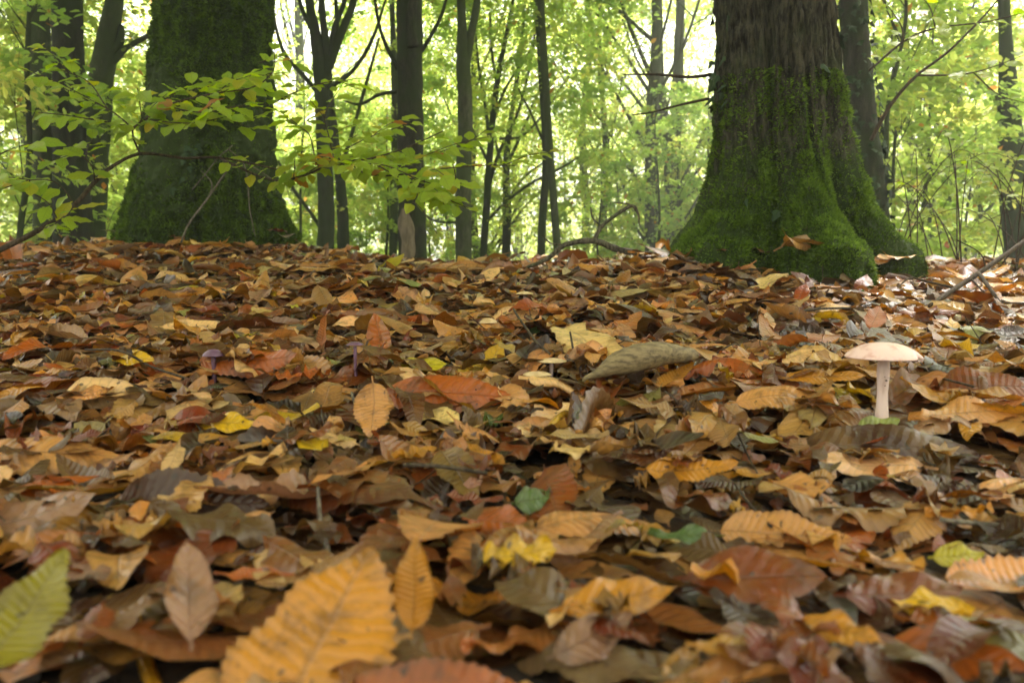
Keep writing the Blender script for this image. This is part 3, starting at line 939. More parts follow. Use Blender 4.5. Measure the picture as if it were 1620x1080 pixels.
# ------------------------------------------------------------------ mushrooms
def lathe(prof, n=40, wob=0.0, seed=0, offs=None):
    prof = np.asarray(prof, float)
    th = np.linspace(0, 2 * np.pi, n, endpoint=False)
    rr = prof[:, 0][:, None] * np.ones(n)[None]
    if wob:
        rr = rr * (1 + wob * vnoise(np.stack([np.cos(th) * 1.5, np.sin(th) * 1.5, 0 * th + seed], -1), seed))[None]
    V = np.stack([rr * np.cos(th), rr * np.sin(th), np.repeat(prof[:, 1][:, None], n, 1)], -1)
    if offs is not None: V = V + np.asarray(offs)[:, None, :]
    m = len(prof)
    i = np.arange(m * n).reshape(m, n); j = np.roll(i, -1, 1)
    return V, np.stack([i[:-1], j[:-1], j[1:], i[1:]], -1).reshape(-1, 4)

M_CAP = simple_mat('mushroom_cap', (0.80, 0.56, 0.53), (0.62, 0.34, 0.30), 60, 0.45, (0.45, 0.68), 0.0006)
M_STEM = simple_mat('mushroom_stem', (0.70, 0.54, 0.52), (0.55, 0.39, 0.36), 120, 0.6, (0.45, 0.7), 0.0006, (1, 1, 0.3))
M_GILL = simple_mat('mushroom_gills', (0.70, 0.58, 0.46), (0.55, 0.42, 0.32), 200, 0.7)
M_SPECK = simple_mat('dark_speck', (0.03, 0.02, 0.015), (0.06, 0.04, 0.03), 60, 0.8)
M_PALEFUN = simple_mat('pale_fungus', (0.62, 0.46, 0.26), (0.45, 0.30, 0.15), 60, 0.55)
M_PURPLE = simple_mat('purple_fungus', (0.17, 0.09, 0.16), (0.11, 0.055, 0.09), 60, 0.4)

def mushroom(px, py, Y, cap_px, stem_px, height_px, dome, mats, label, nick=None, stem_taper=1.0, cat='mushroom', lean=0.0, group=None):
    s = Y / FPX
    base = at(px, py, Y)
    r, sr, h = cap_px * s / 2, stem_px * s / 2, height_px * s
    root = empty('mushroom', base)
    tag(root, label, cat, group)
    zb = h - dome
    k = np.linspace(0, 1, 12)
    V, F = lathe([(sr * (1.15 - 0.2 * q + 0.12 * math.sin(9 * q)) * (stem_taper if q > .5 else 1), -0.03 + q * (zb + 0.028)) for q in np.linspace(0, 1, 14)], 24, 0.12, 3,
                 [(lean * q * q, 0, 0) for q in np.linspace(0, 1, 14)])
    obj('stem', mesh('stem', V, F, mats[1]), root)
    prof = [(r * q, zb + dome * (1 - q ** 2.3) ** 0.85) for q in np.linspace(0.01, 0.995, 20)]
    prof += [(r * 1.0, zb - dome * 0.03), (r * 0.98, zb - dome * 0.07), (r * 0.94, zb - dome * 0.02)]
    V, F = lathe(prof, 56, 0.05, 8)
    if nick is not None:
        th = np.arctan2(V[..., 1], V[..., 0]); rad = np.hypot(V[..., 0], V[..., 1]) / r
        dd = np.exp(-((np.angle(np.exp(1j * (th - nick)))) / 0.16) ** 2) * np.clip((rad - 0.75) / 0.25, 0, 1)
        V[..., :2] *= (1 - 0.14 * dd)[..., None]; V[..., 2] += dome * 0.12 * dd
    V[..., 0] += lean
    obj('cap', mesh('cap', V, F, mats[0]), root)
    n = 72; Vg, Fg = [], []
    for q in range(n):
        a = 2 * math.pi * q / n
        c, sn = math.cos(a), math.sin(a)
        i0 = len(Vg)
        Vg += [(c * sr + lean, sn * sr, zb - dome * 0.02), (c * r * .95 + lean, sn * r * .95, zb - dome * 0.06), (c * r * .93 + lean, sn * r * .93, zb + dome * 0.02), (c * sr + lean, sn * sr, zb + dome * 0.35)]
        Fg.append((i0, i0 + 1, i0 + 2, i0 + 3))
    o = obj('gills', mesh('gills', Vg, [np.array(Fg)], mats[2], False), root)
    tag(o, kind='stuff')
    return root, (r, sr, h, zb)

mr, (r_, sr_, h_, zb_) = mushroom(1395, 645, MUSH[1], 114, 18, 105, 0.0150, (M_CAP, M_STEM, M_GILL), 'pink-capped mushroom with a pale stalk standing in the litter', nick=-0.75)
for k, (a, hz, sc) in enumerate([(-1.45, 0.55, 1.5), (-1.7, 0.62, 1.0), (-1.2, 0.60, 0.8), (-1.6, 0.45, 0.8), (-1.9, 0.70, 0.7)]):
    V, F = lathe([(0.0001, -0.0008), (0.0009, -0.0004), (0.0011, 0), (0.0008, 0.0005), (0.0001, 0.0007)], 8)
    V = V * np.array([sc, 0.5, sc * 0.9]) + np.array([math.cos(a) * sr_ * 1.03, math.sin(a) * sr_ * 1.03, hz * zb_])
    obj('dark_pit', mesh('dark_pit', V, F, M_SPECK), mr)
p = heap_at(773, 517); mushroom(773, 517, p[1], 30, 9, 14, 0.008, (M_PALEFUN, M_STEM, M_GILL), 'tiny pale round fungus beside the ivory leaf', cat='fungus')
p = heap_at(850, 608); mushroom(850, 608, p[1], 46, 6, 21, 0.004, (M_PALEFUN, M_STEM, M_GILL), 'lower of two flat pale fungi left of the bark roll', cat='fungus')
p = heap_at(872, 590); mushroom(872, 590, p[1] , 50, 6, 24, 0.004, (M_PALEFUN, M_STEM, M_GILL), 'upper of two flat pale fungi left of the bark roll', cat='fungus')
p = heap_at(338, 572); mushroom(338, 572, p[1], 34, 7, 20, 0.008, (M_PURPLE, M_PURPLE, M_PURPLE), 'small purple toadstool cap below the rolled orange leaf', cat='fungus')
p = heap_at(562, 572); mushroom(562, 572, p[1], 27, 5, 32, 0.004, (M_PURPLE, M_PURPLE, M_PURPLE), 'small purple toadstool on a thin dark stem', cat='fungus')
p = heap_at(830, 470); mushroom(830, 470, p[1], 28, 5, 9, 0.006, (M_PALEFUN, M_STEM, M_GILL), 'tiny buff fungus cap above the ivory leaf', cat='fungus')

# ------------------------------------------------------------------ twigs and dead wood on the floor
def stick(name, label, cat, paths, mat, Y=None, sides=7, rough=0.06, lift=0.006, group=None):
    """paths: list of [(px, py, width_px[, Y])]"""
    T = []
    org = None
    for k, path in enumerate(paths):
        P, r = [], []
        for q in path:
            if len(q) > 3: y = q[3]
            elif Y is not None: y = Y
            else: y = None
            p = at(q[0], q[1], y) if y is not None else heap_at(q[0], q[1], lift)
            P.append(p); r.append(q[2] * p[1] / FPX / 2)
        T.append((P, r))
    org = np.array(T[0][0][0])
    root = None
    if len(T) == 1:
        tb = Tubes(); tb.add(T[0][0], T[0][1], sides, 8, rough)
        root = obj(name, tb.mesh(name, mat, org), None, org)
    else:
        root = empty(name, org)
        for k, (P, r) in enumerate(T):
            tb = Tubes(); tb.add(P, r, sides if k == 0 else 5, 8, rough)
            obj('main_stem' if k == 0 else 'side_twig', tb.mesh('twig', mat, org), root)
    tag(root, label, cat, group)
    return root

stick('twig', 'pale upright twig leaning among dark leaves in the lower left', 'twig', [[(503, 770, 5, .55), (506, 815, 7, .53), (515, 860, 9, .50), (526, 905, 11, .47)]], M_TWIG_PALE)
stick('twig', 'thin grey twig lying by the photo edge above the lime leaf', 'twig', [[(1490, 822, 8), (1550, 828, 8), (1625, 833, 9)]], M_TWIG_PALE, lift=0.012)
stick('twig', 'thin dark twig curving past the purple toadstool', 'twig', [[(135, 553, 3), (190, 555, 4), (240, 580, 4), (300, 600, 4)]], M_TWIG, lift=0.008)
stick('twig', 'short dark twig standing in the litter right of the ivory leaf', 'twig', [[(812, 488, 3), (822, 505, 4), (832, 518, 4), (848, 540, 4), (870, 560, 4)]], M_TWIG, lift=0.010)
stick('twig', 'fine dark twig rising before the bark roll', 'twig', [[(902, 525, 3, 1.05), (908, 560, 4, 1.03), (912, 585, 4, 1.02), (935, 602, 5, 1.0)]], M_TWIG)
stick('twig', 'slim dark twig near the litter crest, pointing up', 'twig', [[(845, 433, 7, 2.2), (836, 448, 7, 2.15), (830, 462, 6, 2.1)]], M_TWIG)
stick('twig', 'dark twig lying across the litter under the flat chestnut leaf', 'twig', [[(640, 735, 7), (700, 738, 7), (770, 748, 6)]], M_TWIG, lift=0.012)
stick('twig', 'thin pale twig beside the upright tan leaf', 'twig', [[(556, 620, 4, .84), (562, 650, 5, .83), (550, 690, 6, .80)]], M_TWIG_PALE)
stick('twig', 'fine twig stuck between leaves left of the mushroom', 'twig', [[(1250, 496, 3), (1290, 489, 4), (1345, 487, 3)]], M_TWIG, lift=0.014)

def litter_sticks():
    q = np.random.default_rng(61); tb = Tubes()
    for k in range(330):
        y = math.sqrt(q.uniform(.3 ** 2, 3.6 ** 2)); x = q.uniform(-1, 1) * (.68 * y + .05)
        if blocked(x, y, .05) or math.hypot(x - MUSH[0], y - MUSH[1]) < .06: continue
        a, L = q.uniform(0, 6.28), q.uniform(.02, .11)
        dx, dy = math.cos(a) * L, math.sin(a) * L
        P = [np.array([x + t * dx, y + t * dy, heap_z(x + t * dx, y + t * dy)]) for t in (-.5, 0, .5)]
        for p in P: p[2] = .7 * p[2] + .3 * P[1][2] + .002
        P[1][:2] += q.normal(0, L * .06, 2)
        if q.random() < .12: P[2][2] += .6 * L
        r = q.uniform(.0005, .0015)
        tb.add(P, [r, r * .9, r * .6], 5, 4, .05, q)
    o = obj('twig_litter', tb.mesh('twig_litter', M_TWIG), None)
    tag(o, 'fine dark twigs and leaf stalks strewn over the fallen leaves', 'twig litter', kind='stuff')
litter_sticks()

# curled piece of bark
def bark_roll():
    a, b = heap_at(922, 616), heap_at(1100, 584)
    a = a + np.array([0, 0, .012]); b = b + np.array([0, 0, .018])
    n, k = 40, 22
    t = np.linspace(0, 1, n)
    ax = (b - a); L = np.linalg.norm(ax); ax = ax / L
    side = np.cross(ax, [0, 0, 1]); side /= np.linalg.norm(side); up = np.cross(side, ax)
    rr = 0.0125 * np.sin(np.pi * (0.12 + 0.80 * t)) ** 0.7 * (0.35 + 0.9 * sstep(0, .35, t))
    th = np.linspace(-0.9, 4.3, k)
    TT, TH = np.meshgrid(t, th, indexing='ij')
    rad = rr[:, None] * (1 + 0.10 * (TH - 1.5) / 2.6)
    C = a + TT[..., None] * ax * L + up * (0.012 * np.sin(np.pi * TT))[..., None]
    V = C + rad[..., None] * (np.cos(TH)[..., None] * -side + np.sin(TH)[..., None] * up)
    V = V + 0.0016 * fbm(V * 90, 3, 5)[..., None] * up
    outer = V.reshape(-1, 3); inner = (C + 0.80 * (V - C)).reshape(-1, 3)
    f = grid_faces(n, k)
    i = np.arange(n * k).reshape(n, k); m = n * k
    rim = []
    for e in (i[:, 0], i[:, -1], i[0], i[-1]):
        rim.append(np.stack([e[:-1], e[1:], e[1:] + m, e[:-1] + m], -1))
    mt = simple_mat('curled_bark', (0.25, 0.185, 0.095), (0.07, 0.048, 0.026), 170, 0.7, (0.34, 0.72), 0.003, (0.4, 1, 1.6))
    o = obj('bark_roll', mesh('bark_roll', np.vstack([outer, inner]) - a, [np.vstack([f, f[:, ::-1] + m] + rim)], mt), None, a)
    tag(o, 'scaly olive-grey roll of bark lying on the leaves in mid litter', 'bark')
bark_roll()

stick('fallen_branch', 'lichen-grey crooked fallen branch at the crest left of the mossy roots', 'branch',
      [[(832, 424, 5, 2.9), (868, 408, 7, 2.9), (895, 387, 8, 2.9), (940, 381, 10, 2.9), (975, 394, 11, 2.9), (1010, 402, 11, 2.9), (1040, 402, 9, 2.9)],
       [(940, 382, 7, 2.9), (952, 358, 7, 2.9), (978, 338, 6, 2.9), (1000, 326, 6, 2.9), (1010, 340, 4, 2.9), (1011, 352, 3, 2.9)],
       [(952, 358, 3, 2.9), (938, 345, 3, 2.9), (934, 328, 2, 2.9)], [(895, 387, 3, 2.9), (872, 385, 3, 2.9), (858, 372, 2, 2.9)], [(1000, 326, 3, 2.9), (990, 322, 3, 2.9), (970, 320, 2, 2.9)]],
      bark_material('lichen_branch', (0.16, 0.14, 0.10), (0.035, 0.028, 0.02), (0.07, 0.09, 0.04), 0.3, 0.9, 2.5, None, 0.003), sides=9, rough=0.12)
stick('fallen_branch', 'grey fallen branch slanting into the litter right of the mossy roots', 'branch',
      [[(1470, 484, 6, 1.75), (1512, 456, 8, 1.85), (1560, 424, 8, 1.95), (1640, 368, 7, 2.1)],
       [(1512, 456, 4, 1.85), (1470, 446, 4, 1.85), (1440, 440, 3, 1.85), (1420, 455, 2, 1.8)], [(1548, 432, 7, 1.9), (1570, 462, 6, 1.8), (1590, 490, 5, 1.75)],
       [(1535, 440, 3, 1.9), (1575, 475, 3, 1.8), (1640, 480, 3, 1.8)], [(1560, 424, 3, 1.95), (1550, 400, 2, 1.95), (1515, 380, 2, 1.95)]],
      M_TWIG, sides=8, rough=0.08)
stick('dead_twig', 'pale forked dead twig propped against the widest mossy trunk', 'twig',
      [[(286, 384, 3.0, 3.35), (300, 352, 3.6, 3.35), (330, 312, 3.0, 3.4), (352, 280, 3.0, 3.4), (368, 262, 1.8, 3.4), (385, 255, 1.8, 3.4)],
       [(304, 300, 1.8, 3.4), (325, 275, 1.8, 3.4), (345, 250, 1.8, 3.4), (368, 230, 1.8, 3.4)], [(330, 312, 1.8, 3.4), (335, 290, 1.8, 3.4), (318, 270, 1.2, 3.4)],
       [(362, 236, 1.8, 3.4), (385, 258, 1.8, 3.4), (392, 290, 1.8, 3.4), (395, 330, 1.8, 3.4), (404, 375, 1.2, 3.4)], [(385, 255, 1.8, 3.4), (410, 270, 1.8, 3.4), (440, 290, 1.2, 3.4)]],
      M_TWIG_PALE, sides=6)

# ------------------------------------------------------------------ leafy sprays hanging before the trunks
def one_leaf(kind, L, ar, seed, nu=12, nv=5, mat=M_SPRAY):
    q = np.random.default_rng(seed)
    P = dict(L=np.array([L]), W=np.array([L * ar]), kind=np.array([float(kind)]), bend=np.array([q.normal(-.3, .25)]), bend2=np.array([q.normal(0, .08)]), cross=np.array([q.normal(0, 7)]),
             fold=np.array([q.uniform(.02, .18)]), twist=np.array([q.normal(0, .2)]), wave=np.array([.0016]), wf=np.array([q.uniform(10, 20)]), phase=np.array([q.uniform(0, 6)]), tooth=np.array([.02]), veins=np.array([7.]))
    V, uv = leaf_shapes(P, nu, nv)
    V = V[0]; V = V - V[:nv].mean(0)          # origin at the foot of the stalk
    return mesh('leaf', V, grid_faces(nu, nv), mat, True, uv[0])
SPRAY_MESH = [one_leaf(0, 0.060, a, 100 + k) for k, a in enumerate([.58, .62, .66, .60, .70, .64])]

def spray_leaves(root, org, twigs, step, size, rng, maxn, lean=0.55, skip=0.1, meshes=SPRAY_MESH):
    """alternate leaves along the twigs (polylines in space)"""
    n = 0
    for P in twigs:
        S = smooth_path(np.asarray(P), 8)
        seg = np.linalg.norm(np.diff(S, axis=0), axis=1); cum = np.concatenate([[0], np.cumsum(seg)])
        d = step * 0.6; side = 1
        while d < cum[-1] + 1e-6 and n < maxn:
            p = np.array([np.interp(d, cum, S[:, c]) for c in range(3)])
            p2 = np.array([np.interp(min(d + 0.01, cum[-1]), cum, S[:, c]) for c in range(3)])
            p1 = np.array([np.interp(max(d - 0.01, 0), cum, S[:, c]) for c in range(3)])
            T = p2 - p1; T /= np.linalg.norm(T) + 1e-9
            nn = np.array([rng.normal(0, .28), -lean + rng.normal(0, .3), 1.0]); nn /= np.linalg.norm(nn)
            b = np.cross(nn, T); b /= np.linalg.norm(b) + 1e-9
            last = d + step > cum[-1]
            ang = 0 if last else side * rng.uniform(0.65, 1.1)
            x = T * math.cos(ang) + b * math.sin(ang)
            x = x - nn * np.dot(x, nn); x = x + np.array([0, 0, -0.18 * rng.random()]); x /= np.linalg.norm(x)
            y = np.cross(nn, x); y /= np.linalg.norm(y); z = np.cross(x, y)
            if rng.random() > skip:
                s = size * rng.uniform(0.7, 1.15)
                o = bpy.data.objects.new('leaf', meshes[rng.integers(len(meshes))])
                COL.objects.link(o); o.parent = root
                from mathutils import Matrix
                M = Matrix(((x[0] * s, y[0] * s, z[0] * s, p[0] - org[0]), (x[1] * s, y[1] * s, z[1] * s, p[1] - org[1]), (x[2] * s, y[2] * s, z[2] * s, p[2] - org[2]), (0, 0, 0, 1)))
                o.matrix_local = M
                n += 1
            side = -side; d += step * rng.uniform(0.75, 1.25)
    return n

def leafy_branch(name, label, twigs, widths, step, size, seed, maxn=290, wood=M_TWIG, jitterY=0.0, lean=0.55, side_twigs=0, leafy_from=0, skip=0.1, group=None):
    rng = np.random.default_rng(seed)
    W = [[at(*q) for q in t] for t in twigs]
    org = np.array(W[0][0])
    root = empty(name, org)
    tag(root, label, 'branch', group)
    extra = []
    for t in W[leafy_from:]:
        S = smooth_path(np.asarray(t), 6)
        L = np.linalg.norm(np.diff(S, axis=0), axis=1).sum()
        for _ in range(int(side_twigs * L / 0.3)):
            k = rng.integers(1, len(S) - 1)
            T = S[min(k + 1, len(S) - 1)] - S[k - 1]; T /= np.linalg.norm(T)
            b = np.cross([0, 0, 1], T); b /= np.linalg.norm(b) + 1e-9
            d = T * 0.7 + b * rng.choice([-1, 1]) * rng.uniform(.5, 1.1) + np.array([0, 0, rng.normal(0.05, .22)])
            d /= np.linalg.norm(d); ll = rng.uniform(.08, .22)
            extra.append([S[k], S[k] + d * ll * .5 + np.array([0, 0, .008]), S[k] + d * ll])
    for t, w in zip(W, widths):
        tb = Tubes(); tb.add(t, np.linspace(w, max(w * 0.35, 0.0011), len(t)), 6, 7, 0.05)
        obj('twig', tb.mesh('twig', wood, org), root)
    tb = Tubes()
    for t in extra: tb.add(t, [0.0014, 0.0011, 0.0008], 4, 4, 0)
    if extra: obj('side_twigs', tb.mesh('side_twigs', wood, org), root)['kind'] = 'stuff'
    spray_leaves(root, org, W[leafy_from:] + extra, step, size, rng, maxn, lean, skip)
    return root

YB = 2.25
leafy_branch('beech_branch', 'low beech branch with lime leaves across the widest mossy trunk',
    [[(-20, 405, 2.0), (60, 365, 2.05), (110, 332, 2.1), (150, 288, 2.15), (180, 262, 2.2), (225, 243, 2.25), (290, 250, 2.3), (350, 250, 2.3), (440, 268, 2.35)],
     [(222, 244, 2.25), (212, 222, 2.25), (205, 200, 2.22), (170, 172, 2.2), (120, 150, 2.2), (65, 118, 2.2)],
     [(207, 205, 2.22), (262, 168, 2.2), (330, 150, 2.2), (400, 138, 2.2), (432, 112, 2.2), (434, 78, 2.2)],
     [(262, 168, 2.2), (320, 178, 2.1), (380, 168, 2.1), (425, 172, 2.1)],
     [(250, 172, 2.2), (290, 140, 2.35), (350, 128, 2.45), (410, 130, 2.5)],
     [(205, 200, 2.2), (150, 190, 2.1), (100, 182, 2.05), (60, 178, 2.0)],
     [(170, 172, 2.2), (140, 130, 2.3), (100, 112, 2.3)],
     [(230, 190, 2.2), (300, 195, 2.1), (360, 185, 2.05)],
     [(225, 180, 2.25), (270, 150, 2.3), (320, 140, 2.3)],
     [(120, 325, 2.1), (90, 290, 2.05), (50, 285, 2.0), (0, 300, 1.95)],
     [(150, 288, 2.15), (145, 262, 2.1), (120, 245, 2.1), (80, 255, 2.05)],
     [(90, 345, 2.05), (75, 320, 2.0), (40, 300, 2.0)],
     [(60, 365, 2.05), (95, 350, 2.0), (115, 330, 2.0)],
     [(-30, 260, 2.0), (20, 235, 2.0), (60, 225, 2.0)]],
    [.0075, .0032, .003, .002, .002, .002, .002, .0018, .0018, .0018, .002, .0018, .0016, .002], 0.022, 1.0, 41, 298, lean=0.5, side_twigs=1.9, leafy_from=1, skip=0.0)
leafy_branch('beech_branch', 'beech branch with lime leaves hanging before the scarred trunk',
    [[(350, 252, 2.5), (430, 285, 2.4), (480, 278, 2.35), (530, 257, 2.3), (580, 252, 2.3), (640, 235, 2.25), (700, 208, 2.2)],
     [(530, 257, 2.3), (600, 278, 2.2), (690, 268, 2.15), (760, 262, 2.1), (815, 262, 2.1)],
     [(580, 252, 2.3), (640, 285, 2.1), (700, 312, 2.05), (742, 330, 2.0)],
     [(480, 278, 2.35), (540, 240, 2.4), (590, 215, 2.45), (650, 195, 2.5)],
     [(530, 257, 2.3), (520, 215, 2.4), (515, 180, 2.45), (545, 128, 2.5)],
     [(500, 262, 2.3), (490, 215, 2.2), (470, 200, 2.2), (450, 185, 2.2)],
     [(600, 262, 2.25), (680, 245, 2.4), (740, 225, 2.5), (770, 205, 2.5)],
     [(640, 285, 2.1), (660, 305, 2.0), (650, 325, 1.95)],
     [(430, 165, 2.3), (470, 145, 2.3), (520, 130, 2.3), (560, 135, 2.3)],
     [(410, 100, 2.3), (440, 90, 2.3), (470, 105, 2.3)],
     [(560, 260, 2.2), (610, 262, 2.1), (680, 290, 2.05), (730, 290, 2.0)]],
    [.0045, .0028, .0024, .002, .002, .002, .002, .0016, .0018, .0016, .0018], 0.022, 0.95, 43, 298, lean=0.5, side_twigs=1.9, skip=0.0)
leafy_branch('beech_branch', 'dark slanting branch with yellow-green leaves beside the ivy-clad trunk',
    [[(1378, 222, 3.2), (1410, 165, 3.2), (1450, 120, 3.2), (1500, 82, 3.2), (1560, 22, 3.2), (1610, -40, 3.2)],
     [(1375, 112, 3.3), (1430, 66, 3.3), (1480, 45, 3.2), (1560, 35, 3.1), (1640, 15, 3.0)],
     [(1450, 120, 3.2), (1540, 115, 3.2), (1640, 80, 3.2)],
     [(1430, 66, 3.3), (1425, 40, 3.3), (1405, 10, 3.3)],
     [(1480, 45, 3.2), (1470, 10, 3.0), (1440, -20, 2.9)],
     [(1540, 115, 3.2), (1580, 150, 3.2), (1630, 165, 3.2)]],
    [.008, .005, .004, .004, .003, .003], 0.06, 1.15, 47, 170, lean=0.6, side_twigs=1.0, leafy_from=1)

# ------------------------------------------------------------------ named trees of the middle distance
def leaf_cloud(n_spray, per, rad, zlo, zhi, size, seed, core=0.25, flat=0.22, gap=0.0, col=((0.19, 0.31, 0.05), (0.33, 0.45, 0.08), (0.53, 0.51, 0.11))):
    """leaves in flat sprays through a crown's volume"""
    q = np.random.default_rng(seed)
    m = n_spray * 3
    a = q.uniform(0, 2 * np.pi, m); z = q.uniform(0, 1, m)
    rr = np.sqrt(q.uniform(core ** 2, 1, m))
    shape = np.sin(np.pi * (0.16 + 0.78 * z)) ** 0.6
    C = np.stack([np.cos(a) * rr * rad * shape, np.sin(a) * rr * rad * shape, zlo + (zhi - zlo) * z], -1)
    g = fbm(C * (1.6 / rad) + seed, 3, seed)
    keep = np.argsort(-(g + 0.35 * q.normal(size=m)))[:n_spray]
    C, a = C[keep], a[keep]
    Rs = q.uniform(0.35, 0.8, n_spray) * rad / 2.4
    nrm = np.stack([np.cos(a) * 0.30, np.sin(a) * 0.30, np.ones(n_spray)], -1) + q.normal(0, .22, (n_spray, 3))
    nrm /= np.linalg.norm(nrm, axis=1, keepdims=True)
    t1 = np.cross(nrm, q.normal(size=(n_spray, 3))); t1 /= np.linalg.norm(t1, axis=1, keepdims=True)
    t2 = np.cross(nrm, t1)
    N = n_spray * per
    k = np.repeat(np.arange(n_spray), per)
    pr, pa = np.sqrt(q.random(N)), q.uniform(0, 2 * np.pi, N)
    P = C[k] + (pr * np.cos(pa) * Rs[k])[:, None] * t1[k] + (pr * np.sin(pa) * Rs[k] * 0.6)[:, None] * t2[k] + q.normal(0, 1, N)[:, None] * nrm[k] * (flat * Rs[k])[:, None] * 0.5
    P[:, 2] -= 0.25 * pr ** 2 * Rs[k]
    nl = nrm[k] + q.normal(0, .42, (N, 3)); nl /= np.linalg.norm(nl, axis=1, keepdims=True)
    x = np.cross(nl, q.normal(size=(N, 3))); x /= np.linalg.norm(x, axis=1, keepdims=True)
    y = np.cross(nl, x)
    L = size * q.uniform(.7, 1.25, N)[:, None]; w = L * 0.31
    fold = nl * L * 0.07
    V = np.stack([P - x * L * .5, P - x * L * .12 - y * w + fold, P + x * L * .22 - y * w * .85 + fold, P + x * L * .55, P + x * L * .22 + y * w * .85 + fold, P - x * L * .12 + y * w + fold], 1).reshape(-1, 3)
    o = np.arange(N)[:, None] * 6
    F = np.vstack([np.hstack([o, o + 1, o + 2, o + 3]), np.hstack([o, o + 3, o + 4, o + 5])])
    f = np.clip(q.normal(.42, .24, n_spray)[k] + q.normal(0, .14, N), 0, 1)[:, None]
    c = np.where(f < .5, np.array(col[0]) * (1 - 2 * f) + np.array(col[1]) * 2 * f, np.array(col[1]) * (2 - 2 * f) + np.array(col[2]) * (2 * f - 1))
    odd = q.random(N) < 0.015
    c[odd] = (0.42, 0.17, 0.03)
    return V, F, np.repeat(c, 6, 0)

def cloud_mesh(name, *a, **k):
    V, F, t = leaf_cloud(*a, **k)
    return mesh(name, V, F, M_CANOPY, False, tint=t)
CROWNS = [cloud_mesh('crown', 210, 88, 2.6, 0.9, 8.0, 0.064, 300 + k) for k in range(3)]            # tall leafy crowns
HIGH = [cloud_mesh('crown', 280, 78, 2.5, 3.2, 9.0, 0.105, 320 + k, core=0.5) for k in range(2)]       # crowns carried high, thickened to shade the floor
SAPL = [cloud_mesh('crown', 70, 60, 1.1, 0.25, 3.2, 0.066, 340 + k, core=0.1) for k in range(3)]        # young growth

def limbs_mesh(name, mat, h, r0, nb, seed, zlo=0.9, sway=0.12, spread=1.0, trunk_only=False):
    q = np.random.default_rng(seed)
    trunk = Tubes()
    m = 7
    zz = np.linspace(-0.4, h, m)
    P = np.stack([np.cumsum(q.normal(0, sway, m)) * 0.6, np.cumsum(q.normal(0, sway, m)) * 0.6, zz], -1)
    P[0, :2] = P[1, :2] = 0
    r = r0 * np.array([1.45, 1.0, .9, .78, .6, .4, .15])
    trunk.add(P, r, 10, 6, 0.04, q)
    limbs = Tubes()
    for b in range(nb):
        z = zlo + (h * 0.75 - zlo) * q.random() ** 1.1
        p0 = np.array([np.interp(z, zz, P[:, 0]), np.interp(z, zz, P[:, 1]), z])
        a = q.uniform(0, 6.283); L = q.uniform(1.2, 3.0) * spread
        d = np.array([math.cos(a), math.sin(a), q.uniform(.7, 2.2)]); d /= np.linalg.norm(d)
        p1 = p0 + d * L * .4; p2 = p1 + (d + np.array([0, 0, q.uniform(-.1, .45)])) * L * .35; p3 = p2 + (d + q.normal(0, .25, 3)) * L * .4
        rb = r0 * q.uniform(.16, .38)
        limbs.add([p0, p1, p2, p3], [rb, rb * .75, rb * .5, rb * .15], 5, 4, .03, q)
        for c in range(3):
            s = p1 + (p2 - p1) * q.random()
            dd = d + q.normal(0, .55, 3); dd /= np.linalg.norm(dd)
            l2 = L * q.uniform(.3, .6)
            limbs.add([s, s + dd * l2 * .5 + np.array([0, 0, .04]), s + (dd + np.array([0, 0, -.1])) * l2], [rb * .4, rb * .28, rb * .1], 4, 3, 0, q)
    return trunk.mesh('trunk', mat), limbs.mesh('limbs', mat)

def named_tree(name, label, Y, mat, stems, crown=None, crown_kw=None, ivy=0, cat='tree', sides=14):
    """stems: polylines (px, py, width_px); the first is the trunk; they go on above the frame"""
    base = at(stems[0][0][0], stems[0][0][1], Y)
    org = np.array([base[0], Y, float(terr(base[0], Y))])
    root = empty(name, org)
    tag(root, label, cat)
    tops = []
    for k, st in enumerate(stems):
        P = [at(q[0], q[1], Y + (q[3] if len(q) > 3 else 0)) for q in st]
        r = [0.92 * q[2] * Y / FPX / 2 for q in st]
        if k == 0:
            P = [np.array([org[0], Y, org[2] - .25])] + [p for p in P if p[2] > org[2] + 0.1]
            r = [r[0] * 1.25] + r[-(len(P) - 1):]
        P = np.array(P)
        tb = Tubes(); tb.add(P, r, sides if k == 0 else 8, 8, 0.035)
        obj('trunk' if k == 0 else ('stem' if st[0][2] > 11 else 'branch'), tb.mesh('trunk', mat, org), root)
        tops.append(P[-1])
    for (me, dx, dy, dz, rot, s) in crown or []:
        o = obj('crown', me, root, (dx, dy, dz)); o.rotation_euler.z = rot; o.scale = (s, s, s)
    return root, org

C0, C1, C2 = CROWNS; H0, H1 = HIGH
T1, o1 = named_tree('beech_tree', 'brown slim trunk nearest the photo edge left of the dark ivied trunk', 7.0, M_BARK_B, [[(74, 430, 40), (70, 300, 36), (68, 150, 34), (60, 0, 32), (52, -300, 26), (40, -900, 12)]], [(H0, -.2, .3, .6, .3, 1.0)])
T2, o2 = named_tree('beech_tree', 'dark straight trunk second from the photo edge, left of the widest trunk', 6.2, M_IVIED, [[(120, 430, 66), (112, 250, 53), (108, 100, 50), (106, 0, 48), (100, -400, 38), (95, -1000, 20)]], [(H1, 0, .4, .8, 1.3, 1.0)])
T3, o3 = named_tree('beech_tree', 'leaning mossy trunk with a side branch just left of the widest trunk', 6.8, M_BARK_B, [[(140, 430, 52), (148, 300, 44), (154, 200, 42), (162, 110, 38), (176, 30, 32), (184, -40, 28), (200, -400, 22), (210, -900, 10)],
    [(163, 112, 14), (185, 92, 12), (200, 76, 10), (245, 50, 8), (290, 15, 6), (330, -40, 4)], [(170, 90, 24), (190, 65, 14), (192, 40, 8)]], [(H0, .2, .3, 1.2, 2.2, 1.0)])
